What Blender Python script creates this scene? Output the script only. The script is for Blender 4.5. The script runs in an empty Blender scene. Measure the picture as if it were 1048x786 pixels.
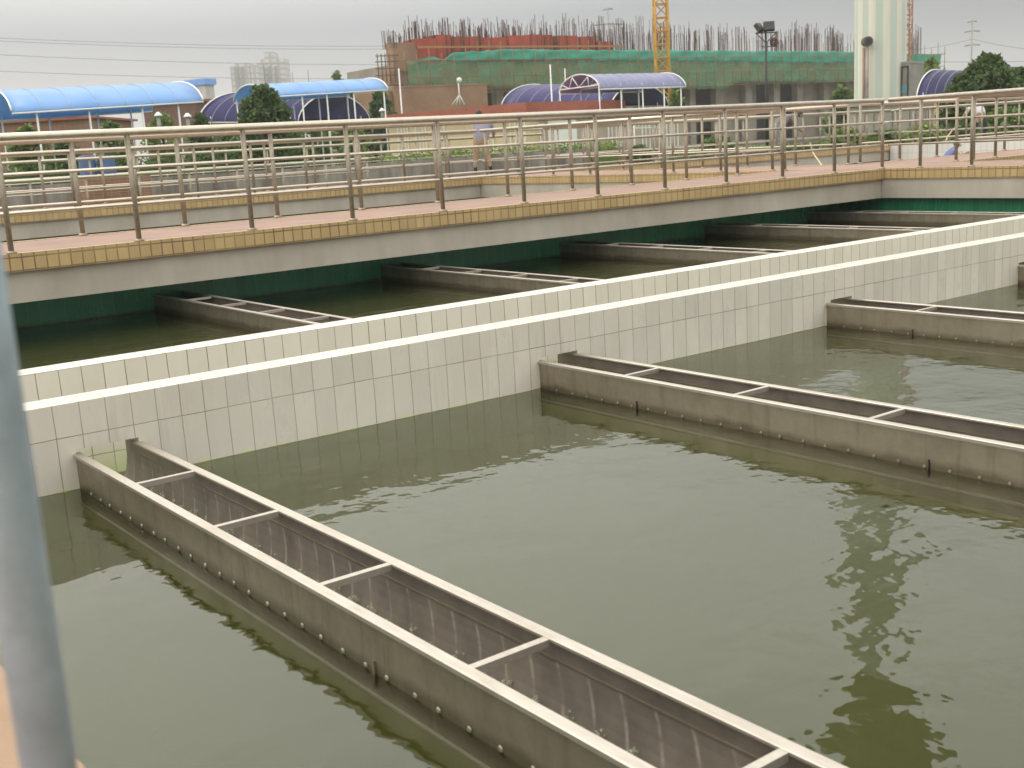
import bpy, bmesh, math, random
from mathutils import Vector, Matrix
random.seed(7)
R = math.radians
SC = bpy.context.scene
COL = SC.collection

# ------------------------------------------------------------------ camera
EYE = Vector((0, 0, 1.75))
FWD = Vector((0.58561, 0.78497, -0.20218)).normalized()
RGT = Vector((0.79306, -0.60644, -0.05744)).normalized()
UPV = RGT.cross(FWD).normalized()
FPX = 1192.3
cam_d = bpy.data.cameras.new("camera")
cam = bpy.data.objects.new("camera", cam_d)
COL.objects.link(cam)
SC.camera = cam
cam.matrix_world = Matrix(((RGT.x, UPV.x, -FWD.x, EYE.x), (RGT.y, UPV.y, -FWD.y, EYE.y), (RGT.z, UPV.z, -FWD.z, EYE.z), (0, 0, 0, 1)))
cam_d.sensor_width = 36
cam_d.lens = FPX / 1048 * 36
cam_d.clip_start = 0.05
cam_d.clip_end = 6000
cam_d.dof.use_dof = True
cam_d.dof.focus_distance = 8.5
cam_d.dof.aperture_fstop = 5.2

# ------------------------------------------------------------------ sky, sun, exposure
SUN_EL, SUN_AZ = R(60), R(125)          # azimuth measured counter-clockwise from +X
w = bpy.data.worlds.new("World"); SC.world = w; w.use_nodes = True
nt = w.node_tree; nt.nodes.clear()
wo = nt.nodes.new("ShaderNodeOutputWorld")
sky = nt.nodes.new("ShaderNodeTexSky"); sky.sky_type = 'NISHITA'; sky.sun_disc = False
sky.sun_elevation = SUN_EL; sky.sun_rotation = R(90) - SUN_AZ; sky.air_density = 2; sky.dust_density = 5
bg1 = nt.nodes.new("ShaderNodeBackground"); bg1.inputs[1].default_value = 0.06
nt.links.new(sky.outputs[0], bg1.inputs[0])
tc = nt.nodes.new("ShaderNodeTexCoord")
sp = nt.nodes.new("ShaderNodeSeparateXYZ"); nt.links.new(tc.outputs["Generated"], sp.inputs[0])
rmp = nt.nodes.new("ShaderNodeValToRGB")
cr = rmp.color_ramp
cr.elements[0].position = 0.0; cr.elements[0].color = (0.74, 0.725, 0.72, 1)
cr.elements[1].position = 1.0; cr.elements[1].color = (2.5, 2.45, 2.3, 1)
e = cr.elements.new(0.10); e.color = (0.61, 0.635, 0.67, 1)
e = cr.elements.new(0.55); e.color = (2.9, 2.86, 2.7, 1)
e = cr.elements.new(0.30); e.color = (2.55, 2.50, 2.30, 1)
nt.links.new(sp.outputs[2], rmp.inputs[0])
# broad soft cloud bands
mp = nt.nodes.new("ShaderNodeMapping"); mp.inputs["Scale"].default_value = (1.0, 1.0, 5.0)
nt.links.new(tc.outputs["Generated"], mp.inputs[0])
nz = nt.nodes.new("ShaderNodeTexNoise"); nz.inputs["Scale"].default_value = 1.6; nz.inputs["Detail"].default_value = 5
nt.links.new(mp.outputs[0], nz.inputs[0])
mr = nt.nodes.new("ShaderNodeMapRange"); mr.inputs[1].default_value = 0.3; mr.inputs[2].default_value = 0.7; mr.inputs[3].default_value = 0.84; mr.inputs[4].default_value = 1.08
nt.links.new(nz.outputs[0], mr.inputs[0])
# sky is warmer and paler to the north-west (left), a cooler grey to the right
dt = nt.nodes.new("ShaderNodeVectorMath"); dt.operation = 'DOT_PRODUCT'; dt.inputs[1].default_value = (RGT.x, RGT.y, 0)
nt.links.new(tc.outputs["Generated"], dt.inputs[0])
m2 = nt.nodes.new("ShaderNodeMapRange"); m2.inputs[1].default_value = -0.45; m2.inputs[2].default_value = 0.5
nt.links.new(dt.outputs["Value"], m2.inputs[0])
tint = nt.nodes.new("ShaderNodeMix"); tint.data_type = 'RGBA'
tint.inputs[6].default_value = (1.10, 1.09, 1.08, 1); tint.inputs[7].default_value = (0.52, 0.57, 0.63, 1)
m3 = nt.nodes.new("ShaderNodeMapRange"); m3.inputs[1].default_value = 0.05; m3.inputs[2].default_value = 0.45; m3.inputs[3].default_value = 1; m3.inputs[4].default_value = 0.35
nt.links.new(sp.outputs[2], m3.inputs[0]); m4 = nt.nodes.new("ShaderNodeMath"); m4.operation = 'MULTIPLY'
nt.links.new(m2.outputs[0], m4.inputs[0]); nt.links.new(m3.outputs[0], m4.inputs[1]); nt.links.new(m4.outputs[0], tint.inputs[0])
mul = nt.nodes.new("ShaderNodeMix"); mul.data_type = 'RGBA'; mul.blend_type = 'MULTIPLY'; mul.inputs[0].default_value = 1
nt.links.new(rmp.outputs[0], mul.inputs[6]); nt.links.new(tint.outputs[2], mul.inputs[7])
bg2 = nt.nodes.new("ShaderNodeBackground")
nt.links.new(mul.outputs[2], bg2.inputs[0]); nt.links.new(mr.outputs[0], bg2.inputs[1])
add = nt.nodes.new("ShaderNodeMixShader"); add.inputs[0].default_value = 0.9
nt.links.new(bg1.outputs[0], add.inputs[1]); nt.links.new(bg2.outputs[0], add.inputs[2])
nt.links.new(add.outputs[0], wo.inputs[0])
sd = bpy.data.lights.new("sun", 'SUN'); sd.energy = 1.2; sd.angle = R(14); sd.color = (1.0, 0.94, 0.84)
sun = bpy.data.objects.new("sun", sd); COL.objects.link(sun)
sdir = Vector((math.cos(SUN_AZ) * math.cos(SUN_EL), math.sin(SUN_AZ) * math.cos(SUN_EL), math.sin(SUN_EL)))
sun.rotation_euler = sdir.to_track_quat('Z', 'Y').to_euler()
SC.view_settings.view_transform = 'Standard'; SC.view_settings.look = 'None'
SC.view_settings.exposure = -0.3; SC.view_settings.gamma = 1
SC.cycles.volume_bounces = 1
SC.cycles.max_bounces = 8
SC.cycles.transparent_max_bounces = 16

# ------------------------------------------------------------------ pixel helpers (measurements of the photograph)
def ray(px, py):
    return FWD + RGT * ((px - 524) / FPX) - UPV * ((py - 393) / FPX)
def pd(px, py, D):
    r = ray(px, py); return EYE + r * (D / math.hypot(r.x, r.y))
def at_y(px, py, y):
    r = ray(px, py); return EYE + r * (y / r.y)
def on_line(px, py, A, B):
    r = ray(px, py)
    d = B - A
    det = r.x * (-d.y) + d.x * r.y
    t = (A.x * (-d.y) + d.x * A.y) / det
    return EYE + r * t

# ------------------------------------------------------------------ object helpers
def tag(o, label=None, cat=None, group=None, kind=None):
    if label: o["label"] = label
    if cat: o["category"] = cat
    if group: o["group"] = group
    if kind: o["kind"] = kind
    return o
def empty(name, loc, label=None, cat=None, group=None, kind=None):
    o = bpy.data.objects.new(name, None); COL.objects.link(o); o.location = loc
    o.empty_display_size = 0.2
    return tag(o, label, cat, group, kind)
def link(name, bm, mats, parent=None, smooth=False):
    me = bpy.data.meshes.new(name)
    bmesh.ops.recalc_face_normals(bm, faces=bm.faces)
    bm.to_mesh(me); bm.free()
    if smooth:
        for p in me.polygons: p.use_smooth = True
    for m in (mats if isinstance(mats, (list, tuple)) else [mats]): me.materials.append(m)
    o = bpy.data.objects.new(name, me); COL.objects.link(o)
    if parent is not None:
        o.parent = parent
        o.matrix_parent_inverse = Matrix.Translation(-parent.location) if parent.parent is None else parent.matrix_parent_inverse.copy()
        if parent.parent is not None: o.matrix_parent_inverse = Matrix.Identity(4)
    return o
def BM(): return bmesh.new()
def box(bm, x0, y0, z0, x1, y1, z1, mi=0):
    v = [bm.verts.new(p) for p in ((x0,y0,z0),(x1,y0,z0),(x1,y1,z0),(x0,y1,z0),(x0,y0,z1),(x1,y0,z1),(x1,y1,z1),(x0,y1,z1))]
    for f in ((3,2,1,0),(4,5,6,7),(0,1,5,4),(1,2,6,5),(2,3,7,6),(3,0,4,7)):
        fc = bm.faces.new([v[i] for i in f]); fc.material_index = mi
def obox(bm, c, ux, hx, hy, z0, z1, mi=0):
    """box with horizontal axis ux (unit), half sizes hx (along ux) hy (across)"""
    ux = Vector((ux.x, ux.y, 0)).normalized(); uy = Vector((-ux.y, ux.x, 0))
    vs = []
    for z in (z0, z1):
        for a, b in ((-1,-1),(1,-1),(1,1),(-1,1)):
            p = Vector((c.x, c.y, 0)) + ux*hx*a + uy*hy*b
            vs.append(bm.verts.new((p.x, p.y, z)))
    for f in ((3,2,1,0),(4,5,6,7),(0,1,5,4),(1,2,6,5),(2,3,7,6),(3,0,4,7)):
        fc = bm.faces.new([vs[i] for i in f]); fc.material_index = mi
def tube(bm, pts, r, n=8, cap=True, mi=0):
    pts = [Vector(p) for p in pts]; rings = []
    rr = r if isinstance(r, (list, tuple)) else [r]*len(pts)
    for i, p in enumerate(pts):
        t = (pts[min(i+1, len(pts)-1)] - pts[max(i-1, 0)]).normalized()
        a = Vector((0,0,1)) if abs(t.z) < 0.9 else Vector((1,0,0))
        u = t.cross(a).normalized(); v = t.cross(u)
        rings.append([bm.verts.new(p + (u*math.cos(2*math.pi*k/n) + v*math.sin(2*math.pi*k/n))*rr[i]) for k in range(n)])
    for a, b in zip(rings, rings[1:]):
        for k in range(n):
            f = bm.faces.new((a[k], a[(k+1)%n], b[(k+1)%n], b[k])); f.material_index = mi; f.smooth = True
    if cap:
        bm.faces.new(rings[0]).material_index = mi; bm.faces.new(list(reversed(rings[-1]))).material_index = mi
def prism(bm, prof, axis_fn, a, b, mi=0):
    """closed profile list of 2D points swept between a and b; axis_fn(p, s) -> xyz"""
    A = [bm.verts.new(axis_fn(p, a)) for p in prof]; B = [bm.verts.new(axis_fn(p, b)) for p in prof]
    n = len(prof)
    bm.faces.new(A).material_index = mi; bm.faces.new(list(reversed(B))).material_index = mi
    for i in range(n):
        bm.faces.new((A[i], A[(i+1)%n], B[(i+1)%n], B[i])).material_index = mi

# ------------------------------------------------------------------ materials
def newmat(name):
    m = bpy.data.materials.new(name); m.use_nodes = True
    n = m.node_tree; b = n.nodes["Principled BSDF"]; return m, n, b
def N(n, t, **kw):
    x = n.nodes.new(t)
    for k, v in kw.items(): setattr(x, k, v)
    return x
def box_uv(n):
    """object-space coordinates picked by face normal -> (along, up)"""
    g = N(n, "ShaderNodeNewGeometry"); t = N(n, "ShaderNodeTexCoord")
    sg = N(n, "ShaderNodeSeparateXYZ"); n.links.new(g.outputs["Normal"], sg.inputs[0])
    so = N(n, "ShaderNodeSeparateXYZ"); n.links.new(t.outputs["Object"], so.inputs[0])
    def ab(i):
        a = N(n, "ShaderNodeMath", operation='ABSOLUTE'); n.links.new(sg.outputs[i], a.inputs[0])
        c = N(n, "ShaderNodeMath", operation='GREATER_THAN'); n.links.new(a.outputs[0], c.inputs[0]); c.inputs[1].default_value = 0.7; return c
    ax, az = ab(0), ab(2)
    # u = x unless |nx| big -> y ; v = z unless |nz| big -> y
    mu = N(n, "ShaderNodeMix"); n.links.new(ax.outputs[0], mu.inputs[0]); n.links.new(so.outputs[0], mu.inputs[2]); n.links.new(so.outputs[1], mu.inputs[3])
    mv = N(n, "ShaderNodeMix"); n.links.new(az.outputs[0], mv.inputs[0]); n.links.new(so.outputs[2], mv.inputs[2]); n.links.new(so.outputs[1], mv.inputs[3])
    c = N(n, "ShaderNodeCombineXYZ"); n.links.new(mu.outputs[0], c.inputs[0]); n.links.new(mv.outputs[0], c.inputs[1])
    return c.outputs[0], t.outputs["Object"], so
def mixc(n, fac, a, b, blend='MIX'):
    m = N(n, "ShaderNodeMix", data_type='RGBA', blend_type=blend)
    for s, v in ((0, fac), (6, a), (7, b)):
        if isinstance(v, bpy.types.NodeSocket): n.links.new(v, m.inputs[s])
        elif s == 0: m.inputs[0].default_value = v
        else: m.inputs[s].default_value = (*v, 1)
    return m.outputs[2]
def noise(n, co, scale, detail=4, rough=0.6, stretch=None):
    t = N(n, "ShaderNodeTexNoise"); t.inputs["Scale"].default_value = scale; t.inputs["Detail"].default_value = detail; t.inputs["Roughness"].default_value = rough
    if stretch:
        m = N(n, "ShaderNodeMapping"); m.inputs["Scale"].default_value = stretch; n.links.new(co, m.inputs[0]); co = m.outputs[0]
    n.links.new(co, t.inputs[0]); return t.outputs[0]
def ramp(n, v, a, b, lo=0.0, hi=1.0):
    m = N(n, "ShaderNodeMapRange"); m.inputs[1].default_value = a; m.inputs[2].default_value = b; m.inputs[3].default_value = lo; m.inputs[4].default_value = hi
    n.links.new(v, m.inputs[0]); return m.outputs[0]
def bump(n, b, v, dist, strength=1.0):
    x = N(n, "ShaderNodeBump"); x.inputs["Distance"].default_value = dist; x.inputs["Strength"].default_value = strength
    n.links.new(v, x.inputs["Height"]); n.links.new(x.outputs[0], b.inputs["Normal"])
def tiles(name, c1, c2, grout, tw, th, ox, oz, rough=0.3, joint=0.004, dirt=(0.3,0.26,0.18), dirt_amt=0.25, var=0.5, stain=None, bmp=0.0015):
    m, n, b = newmat(name)
    uv, ob, so = box_uv(n)
    mp_ = N(n, "ShaderNodeMapping"); mp_.inputs["Location"].default_value = (-ox, -oz, 0); n.links.new(uv, mp_.inputs[0])
    # slight waviness of hand-set joints
    br = N(n, "ShaderNodeTexBrick"); br.offset = 0; br.squash = 1
    br.inputs["Scale"].default_value = 1; br.inputs["Brick Width"].default_value = tw; br.inputs["Row Height"].default_value = th
    br.inputs["Mortar Size"].default_value = joint; br.inputs["Mortar Smooth"].default_value = 0.35; br.inputs["Bias"].default_value = 0
    br.inputs["Color1"].default_value = (*c1, 1); br.inputs["Color2"].default_value = (*c2, 1)
    wn = noise(n, ob, 3.0, 2)
    wv = N(n, "ShaderNodeVectorMath", operation='MULTIPLY_ADD'); n.links.new(mp_.outputs[0], wv.inputs[0]); wv.inputs[1].default_value = (1,1,1)
    sc_ = N(n, "ShaderNodeVectorMath", operation='SCALE'); sc_.inputs[0].default_value = (0.005, 0.004, 0); n.links.new(ramp(n, wn, 0.3, 0.7, -0.5, 0.5), sc_.inputs["Scale"])
    n.links.new(sc_.outputs[0], wv.inputs[2]); n.links.new(wv.outputs[0], br.inputs["Vector"])
    # grout darkness varies from place to place
    gv = noise(n, ob, 1.3, 3)
    g2 = mixc(n, ramp(n, gv, 0.40, 0.60, 0.25, 1), tuple(min(1, 0.5*(x+y)) for x, y in zip(c1, grout)), grout)
    n.links.new(g2, br.inputs["Mortar"])
    d = noise(n, ob, 2.2, 6, 0.7, (1, 1, 0.35))
    col = mixc(n, ramp(n, d, 0.42, 0.78, 0, dirt_amt), br.outputs[0], dirt)
    st = noise(n, ob, 1.0, 5, 0.75, (9, 9, 0.6))
    col = mixc(n, ramp(n, st, 0.56, 0.80, 0, dirt_amt*1.1), col, tuple(x*0.7 for x in dirt))
    if stain:      # water-line growth: (z0, z1, colour)
        z = N(n, "ShaderNodeMath", operation='ADD'); n.links.new(so.outputs[2], z.inputs[0]); n.links.new(ramp(n, noise(n, ob, 9, 3), 0.3, 0.7, -0.02, 0.02), z.inputs[1])
        col = mixc(n, ramp(n, z.outputs[0], stain[1], stain[0], 0, stain[3]), col, stain[2])
    n.links.new(col, b.inputs["Base Color"])
    n.links.new(ramp(n, d, 0.3, 0.8, rough, rough+0.25), b.inputs["Roughness"])
    inv = N(n, "ShaderNodeMath", operation='SUBTRACT'); inv.inputs[0].default_value = 1; n.links.new(br.outputs[1], inv.inputs[1])
    bump(n, b, inv.outputs[0], bmp)
    return m
def rough_mat(name, c1, c2, scale=3, rough=0.85, detail=6, stretch=None, bmp=0.0, metallic=0.0, spec=None):
    m, n, b = newmat(name)
    t = N(n, "ShaderNodeTexCoord")
    v = noise(n, t.outputs["Object"], scale, detail, 0.65, stretch)
    n.links.new(mixc(n, ramp(n, v, 0.32, 0.68), c1, c2), b.inputs["Base Color"])
    n.links.new(ramp(n, v, 0.3, 0.7, max(0.05, rough-0.08), min(1, rough+0.08)), b.inputs["Roughness"])
    b.inputs["Metallic"].default_value = metallic
    if spec is not None: b.inputs["Specular IOR Level"].default_value = spec
    if bmp: bump(n, b, v, bmp)
    return m

M = {}
M['white_tile'] = tiles("white_tile", (0.68,0.63,0.55), (0.60,0.56,0.485), (0.24,0.195,0.14), 0.144, 0.302, 1.71, 0.0, rough=0.22, joint=0.0026, dirt_amt=0.26, stain=(-0.03, 0.02, (0.60,0.66,0.28), 0.85))
M['lightened_cream_tile'] = tiles("lightened_cream_tile", (0.70,0.665,0.585), (0.64,0.605,0.53), (0.17,0.13,0.08), 0.144, 0.302, 1.66, 0.188, rough=0.25, joint=0.0034, dirt_amt=0.14, stain=(-0.30, -0.06, (0.42,0.52,0.16), 0.85))  # cream tile, made lighter to carry the brighter light on the rear wall
M['far_white_tile'] = tiles("far_white_tile", (0.66,0.64,0.60), (0.62,0.60,0.56), (0.36,0.34,0.30), 0.2, 0.3, 0, 0, rough=0.35, joint=0.006)
M['green_tile'] = tiles("green_tile", (0.018,0.20,0.10), (0.026,0.24,0.12), (0.13,0.30,0.18), 0.144, 0.44, 0, -0.02, rough=0.22, joint=0.003, dirt=(0.015,0.03,0.012), dirt_amt=0.4, stain=(-0.02, 0.03, (0.05,0.07,0.015), 0.8))
M['kerb_tile'] = tiles("kerb_tile", (0.49,0.35,0.165), (0.42,0.295,0.135), (0.16,0.10,0.04), 0.127, 0.14, 0.03, 0.728, rough=0.4, joint=0.009, dirt=(0.22,0.14,0.07), dirt_amt=0.35)
M['deck'] = rough_mat("pink_paving", (0.24,0.15,0.115), (0.36,0.235,0.185), 1.4, 0.75, 8, bmp=0.002)
M['beam'] = rough_mat("painted_concrete_beam", (0.46,0.42,0.355), (0.34,0.305,0.25), 1.2, 0.85, 8, (1,1,0.4))
M['grey_concrete'] = rough_mat("weathered_concrete", (0.34,0.30,0.28), (0.13,0.11,0.10), 2.4, 0.9, 9, (1,1,0.2), bmp=0.004)
M['concrete'] = rough_mat("plain_concrete", (0.34,0.33,0.31), (0.26,0.25,0.23), 1.2, 0.85, 7)
M['lawn'] = rough_mat("lawn_grass", (0.07,0.13,0.03), (0.13,0.16,0.05), 0.8, 0.95, 8)
M['earth'] = rough_mat("earth_ground", (0.12,0.12,0.06), (0.20,0.17,0.11), 0.05, 0.95, 9)
M['sludge'] = rough_mat("sludge_bed", (0.10,0.10,0.03), (0.06,0.07,0.02), 1.2, 0.95, 5)
M['white_paint'] = rough_mat("white_paint", (0.78,0.78,0.76), (0.68,0.68,0.66), 2, 0.5)
M['rebar'] = rough_mat("rusty_rebar", (0.12,0.06,0.045), (0.07,0.035,0.03), 1, 0.9)
M['dark'] = rough_mat("shade_and_eye_black", (0.03,0.03,0.035), (0.05,0.045,0.045), 1, 0.9)  # near-black standing in for interior shade; the eyes share it
M['black_metal'] = rough_mat("black_metal", (0.03,0.03,0.035), (0.06,0.055,0.05), 4, 0.5, metallic=0.4)

def steel(name, c1, c2, rough, metallic=1.0, scale=14, stretch=(1,1,1), blotch=None, wet=None):
    m, n, b = newmat(name)
    t = N(n, "ShaderNodeTexCoord")
    v = noise(n, t.outputs["Object"], scale, 5, 0.6, stretch)
    c = mixc(n, ramp(n, v, 0.3, 0.7), c1, c2)
    if blotch:
        k = noise(n, t.outputs["Object"], 1.7, 6, 0.7)
        c = mixc(n, ramp(n, k, 0.5, 0.72, 0, blotch[1]), c, blotch[0])
    if wet:      # slime band and drip marks at the water line
        so = N(n, "ShaderNodeSeparateXYZ"); n.links.new(t.outputs["Object"], so.inputs[0])
        zz = N(n, "ShaderNodeMath", operation='ADD'); n.links.new(so.outputs[2], zz.inputs[0]); n.links.new(ramp(n, noise(n, t.outputs["Object"], 5, 4, 0.7), 0.3, 0.7, -0.018, 0.018), zz.inputs[1])
        c = mixc(n, ramp(n, zz.outputs[0], 0.055, 0.015, 0, 0.7), c, wet)
        st = noise(n, t.outputs["Object"], 1.0, 5, 0.7, (1, 14, 1.2)); c = mixc(n, ramp(n, st, 0.52, 0.75, 0, 0.45), c, wet)
        st = noise(n, t.outputs["Object"], 1.0, 4, 0.7, (1, 9, 0.8)); c = mixc(n, ramp(n, st, 0.60, 0.78, 0, 0.35), c, (0.55, 0.5, 0.42))
    n.links.new(c, b.inputs["Base Color"]); b.inputs["Metallic"].default_value = metallic
    n.links.new(ramp(n, v, 0.3, 0.7, rough-0.05, rough+0.08), b.inputs["Roughness"])
    return m
M['rail_steel'] = steel("stainless_rail", (0.54,0.48,0.395), (0.64,0.575,0.48), 0.40)
M['post_steel'] = steel("stainless_post", (0.38,0.33,0.26), (0.29,0.25,0.195), 0.55, 0.75, blotch=((0.22,0.11,0.06), 0.5))
M['trough_side'] = steel("dull_steel_sheet", (0.42,0.37,0.29), (0.32,0.28,0.215), 0.42, 0.85, 5, (1,1,1), blotch=((0.20,0.17,0.11), 0.5), wet=(0.13,0.105,0.06))
M['trough_rim'] = steel("trough_rim_steel", (0.57,0.52,0.455), (0.48,0.44,0.38), 0.42, 0.7, 8, (6,1,6), blotch=((0.32,0.25,0.17), 0.4))
M['ring'] = steel("bright_orifice_ring", (0.36,0.34,0.26), (0.24,0.22,0.165), 0.4, 0.4)
# inside of the trough: dull sheet with regular pale weld marks
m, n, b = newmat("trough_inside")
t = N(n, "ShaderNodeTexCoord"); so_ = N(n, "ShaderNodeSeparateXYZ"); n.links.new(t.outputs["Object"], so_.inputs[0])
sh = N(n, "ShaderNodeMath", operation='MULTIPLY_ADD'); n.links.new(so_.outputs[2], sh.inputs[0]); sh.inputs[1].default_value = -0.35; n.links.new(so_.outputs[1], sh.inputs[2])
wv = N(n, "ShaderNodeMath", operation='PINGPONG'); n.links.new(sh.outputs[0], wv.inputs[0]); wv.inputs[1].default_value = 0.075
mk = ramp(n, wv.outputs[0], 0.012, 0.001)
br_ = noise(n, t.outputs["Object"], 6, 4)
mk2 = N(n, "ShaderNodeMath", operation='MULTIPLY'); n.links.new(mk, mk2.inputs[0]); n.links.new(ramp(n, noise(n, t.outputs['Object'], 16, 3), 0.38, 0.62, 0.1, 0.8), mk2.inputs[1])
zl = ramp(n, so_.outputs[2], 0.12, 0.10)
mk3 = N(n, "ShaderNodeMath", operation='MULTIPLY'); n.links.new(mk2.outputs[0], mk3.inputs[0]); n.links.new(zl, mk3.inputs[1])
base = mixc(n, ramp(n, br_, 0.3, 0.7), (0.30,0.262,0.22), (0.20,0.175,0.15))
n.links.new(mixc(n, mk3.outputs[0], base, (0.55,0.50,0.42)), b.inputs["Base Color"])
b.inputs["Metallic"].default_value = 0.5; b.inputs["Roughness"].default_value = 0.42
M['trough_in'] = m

# water: turbid green, rippled, see-through for the first decimetres
def water_mat(name, body, dens, ripple, scale, emis=None):
    m = bpy.data.materials.new(name); m.use_nodes = True; n = m.node_tree; n.nodes.clear()
    out = N(n, "ShaderNodeOutputMaterial")
    t = N(n, "ShaderNodeTexCoord")
    a = noise(n, t.outputs["Object"], scale, 3, 0.5, (1.0, 1.7, 1)); c = noise(n, t.outputs["Object"], scale*3.2, 2, 0.5, (1.4, 1.0, 1))
    s = N(n, "ShaderNodeMath", operation='MULTIPLY_ADD'); n.links.new(c, s.inputs[0]); s.inputs[1].default_value = 0.36; n.links.new(a, s.inputs[2])
    big = noise(n, t.outputs["Object"], 0.55, 3); s_ = N(n, "ShaderNodeMath", operation='MULTIPLY'); n.links.new(s.outputs[0], s_.inputs[0]); n.links.new(ramp(n, big, 0.35, 0.65, 0.45, 1.35), s_.inputs[1]); s = s_
    bp = N(n, "ShaderNodeBump"); bp.inputs["Distance"].default_value = ripple; bp.inputs["Strength"].default_value = 1; n.links.new(s.outputs[0], bp.inputs["Height"])
    fr = N(n, "ShaderNodeFresnel"); fr.inputs["IOR"].default_value = 1.6; n.links.new(bp.outputs[0], fr.inputs["Normal"])
    gl = N(n, "ShaderNodeBsdfGlossy"); gl.inputs["Roughness"].default_value = 0.015; n.links.new(bp.outputs[0], gl.inputs["Normal"])
    tr = N(n, "ShaderNodeBsdfTransparent"); tr.inputs[0].default_value = (0.97,0.98,0.95,1)
    mx = N(n, "ShaderNodeMixShader"); n.links.new(fr.outputs[0], mx.inputs[0]); n.links.new(tr.outputs[0], mx.inputs[1]); n.links.new(gl.outputs[0], mx.inputs[2])
    n.links.new(mx.outputs[0], out.inputs["Surface"])
    v = N(n, "ShaderNodeVolumePrincipled"); v.inputs["Color"].default_value = (*body, 1); v.inputs["Density"].default_value = dens
    v.inputs["Anisotropy"].default_value = 0.2
    n.links.new(v.outputs[0], out.inputs["Volume"])
    return m
M['water'] = water_mat("turbid_water", (0.36,0.385,0.115), 1.0, 0.010, 1.9)
M['far_water'] = water_mat("far_turbid_water", (0.52,0.52,0.24), 1.3, 0.011, 2.4)
# splashing jets
m, n, b = newmat("water_jet"); b.inputs["Transmission Weight"].default_value = 0.8; b.inputs["Roughness"].default_value = 0.08; b.inputs["IOR"].default_value = 1.33; b.inputs["Base Color"].default_value = (0.75,0.80,0.62,1)
t = N(n, "ShaderNodeTexCoord"); bump(n, b, noise(n, t.outputs["Object"], 60, 2), 0.004); M['jet'] = m

# ------------------------------------------------------------------ layout (metres; camera over the origin, water surface z = 0)
YW, TW_, Y2 = 6.498, 0.237, 7.676          # white walls
ZW = 0.49; ZK = 0.91
XK, YK = 18.40, 13.0                        # inner kerb corner of the far basin
YG, XG = 14.137, 18.62                      # green tiled walls below the walkways
X0 = -3.0
# ground, plateau
bm = BM(); 
gx = [0]; gy = [0]
v = [bm.verts.new((x, y, -1.02)) for x, y in ((-1400,-1400),(1400,-1400),(1400,1400),(-1400,1400))]; bm.faces.new(v)
tag(link("ground", bm, M['earth']), "dry earth and scrub ground reaching the horizon", "ground", kind="structure")
bm = BM(); box(bm, -8.9, 0.6-8, -0.98, 39.0, 27.8, -0.62)
tag(link("basin_floor", bm, M['sludge']), "olive sludge bed at the bottom of the basins", "floor", kind="structure")
bm = BM(); box(bm, -60, 27.9, -0.98, 75, 78, 0.42); box(bm, 39.0, -40, -0.98, 75, 27.898, 0.42)
tag(link("lawn", bm, M['lawn']), "mown green lawn beyond the basins", "lawn", kind="structure")

bm = BM(); box(bm, 20.9, 15.2, -0.619, 36.4, 25.7, -0.40)
tag(link("drained_basin_floor", bm, M['concrete']), "bare floor of the drained basin", "floor", kind="structure")
# ---- troughs: x of the outer edges
TROUGH_X = [(1.800, 2.163), (5.102, 5.472), (8.369, 8.735), (11.52, 11.89)]
FAR_X = [(5.102, 5.472), (8.369, 8.735), (11.64, 12.00), (14.90, 15.26), (17.65, 18.01)]

def wall_with_notches(name, y0, y1, ztop, notches, mat, label, nz=0.225, x0=X0, x1=XG):
    bm = BM(); a_ = x0
    for na, nc in notches + [(x1, x1)]:
        box(bm, a_, y0, -0.60, na, y1, nz); a_ = nc
    box(bm, x0, y0, nz, x1, y1, ztop)
    return tag(link(name, bm, mat), label, "wall", "white tiled channel walls")
wall_with_notches("tiled_wall", YW, YW+TW_, ZW, [(a+0.003, c-0.003) for a, c in TROUGH_X], M['white_tile'], "front white tiled wall that the near steel troughs butt against")
wall_with_notches("tiled_wall", Y2, Y2+TW_, ZW, [], M['lightened_cream_tile'], "rear white tiled wall behind the narrow channel, in front of the shaded basin")

def simple_wall(name, b6, mat, label, group=None, cat="wall"):
    bm = BM(); box(bm, *b6); return tag(link(name, bm, mat), label, cat, group)
simple_wall("green_tiled_wall", (-6, YG, -0.6, XG, YG+0.2, 0.84), M['green_tile'], "dark green tiled wall below the long left walkway", "green tiled basin walls")
simple_wall("green_tiled_wall", (XG, -6, -0.6, XG+0.2, YG+0.2, 0.84), M['green_tile'], "green tiled wall below the right hand walkway behind the far troughs", "green tiled basin walls")

# ---- water bodies
def water_boxes(name, rects, mat, label, z0=-0.6, z1=0.0):
    bm = BM()
    for (a, b_, c, d) in rects: box(bm, a, b_, z0, c, d, z1)
    return tag(link(name, bm, mat), label, "water", kind="structure")
xs = [X0+0.001] + [q for a, c in TROUGH_X for q in (a+0.002, c-0.002)] + [XG+0.001]
water_boxes("water", [(xs[i], -0.2, xs[i+1], YW+0.004) for i in range(0, len(xs), 2)], M['water'], "turbid olive green water in the near basin between the steel troughs")
water_boxes("channel_water", [(X0, YW+TW_-0.004, XG-0.004, Y2+0.004)], M['water'], "greenish water in the narrow channel between the white walls", z1=-0.26)
xs = [X0+0.001] + [q for a, c in FAR_X for q in (a+0.002, c-0.002)] + [XG+0.001]
water_boxes("water", [(xs[i], Y2+TW_-0.004, xs[i+1], YG+0.004) for i in range(0, len(xs), 2)], M['far_water'], "dark shaded green water in the far basin under the walkway", z1=-0.02)
water_boxes("water", [(-6, 15.1, XK+0.3, 25.9)], M['far_water'], "dark water in the basin beyond the long walkway")
water_boxes("water", [(20.4, -5, 36.6, 13.4)], M['far_water'], "water in the basin right of the cross walkway")

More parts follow.
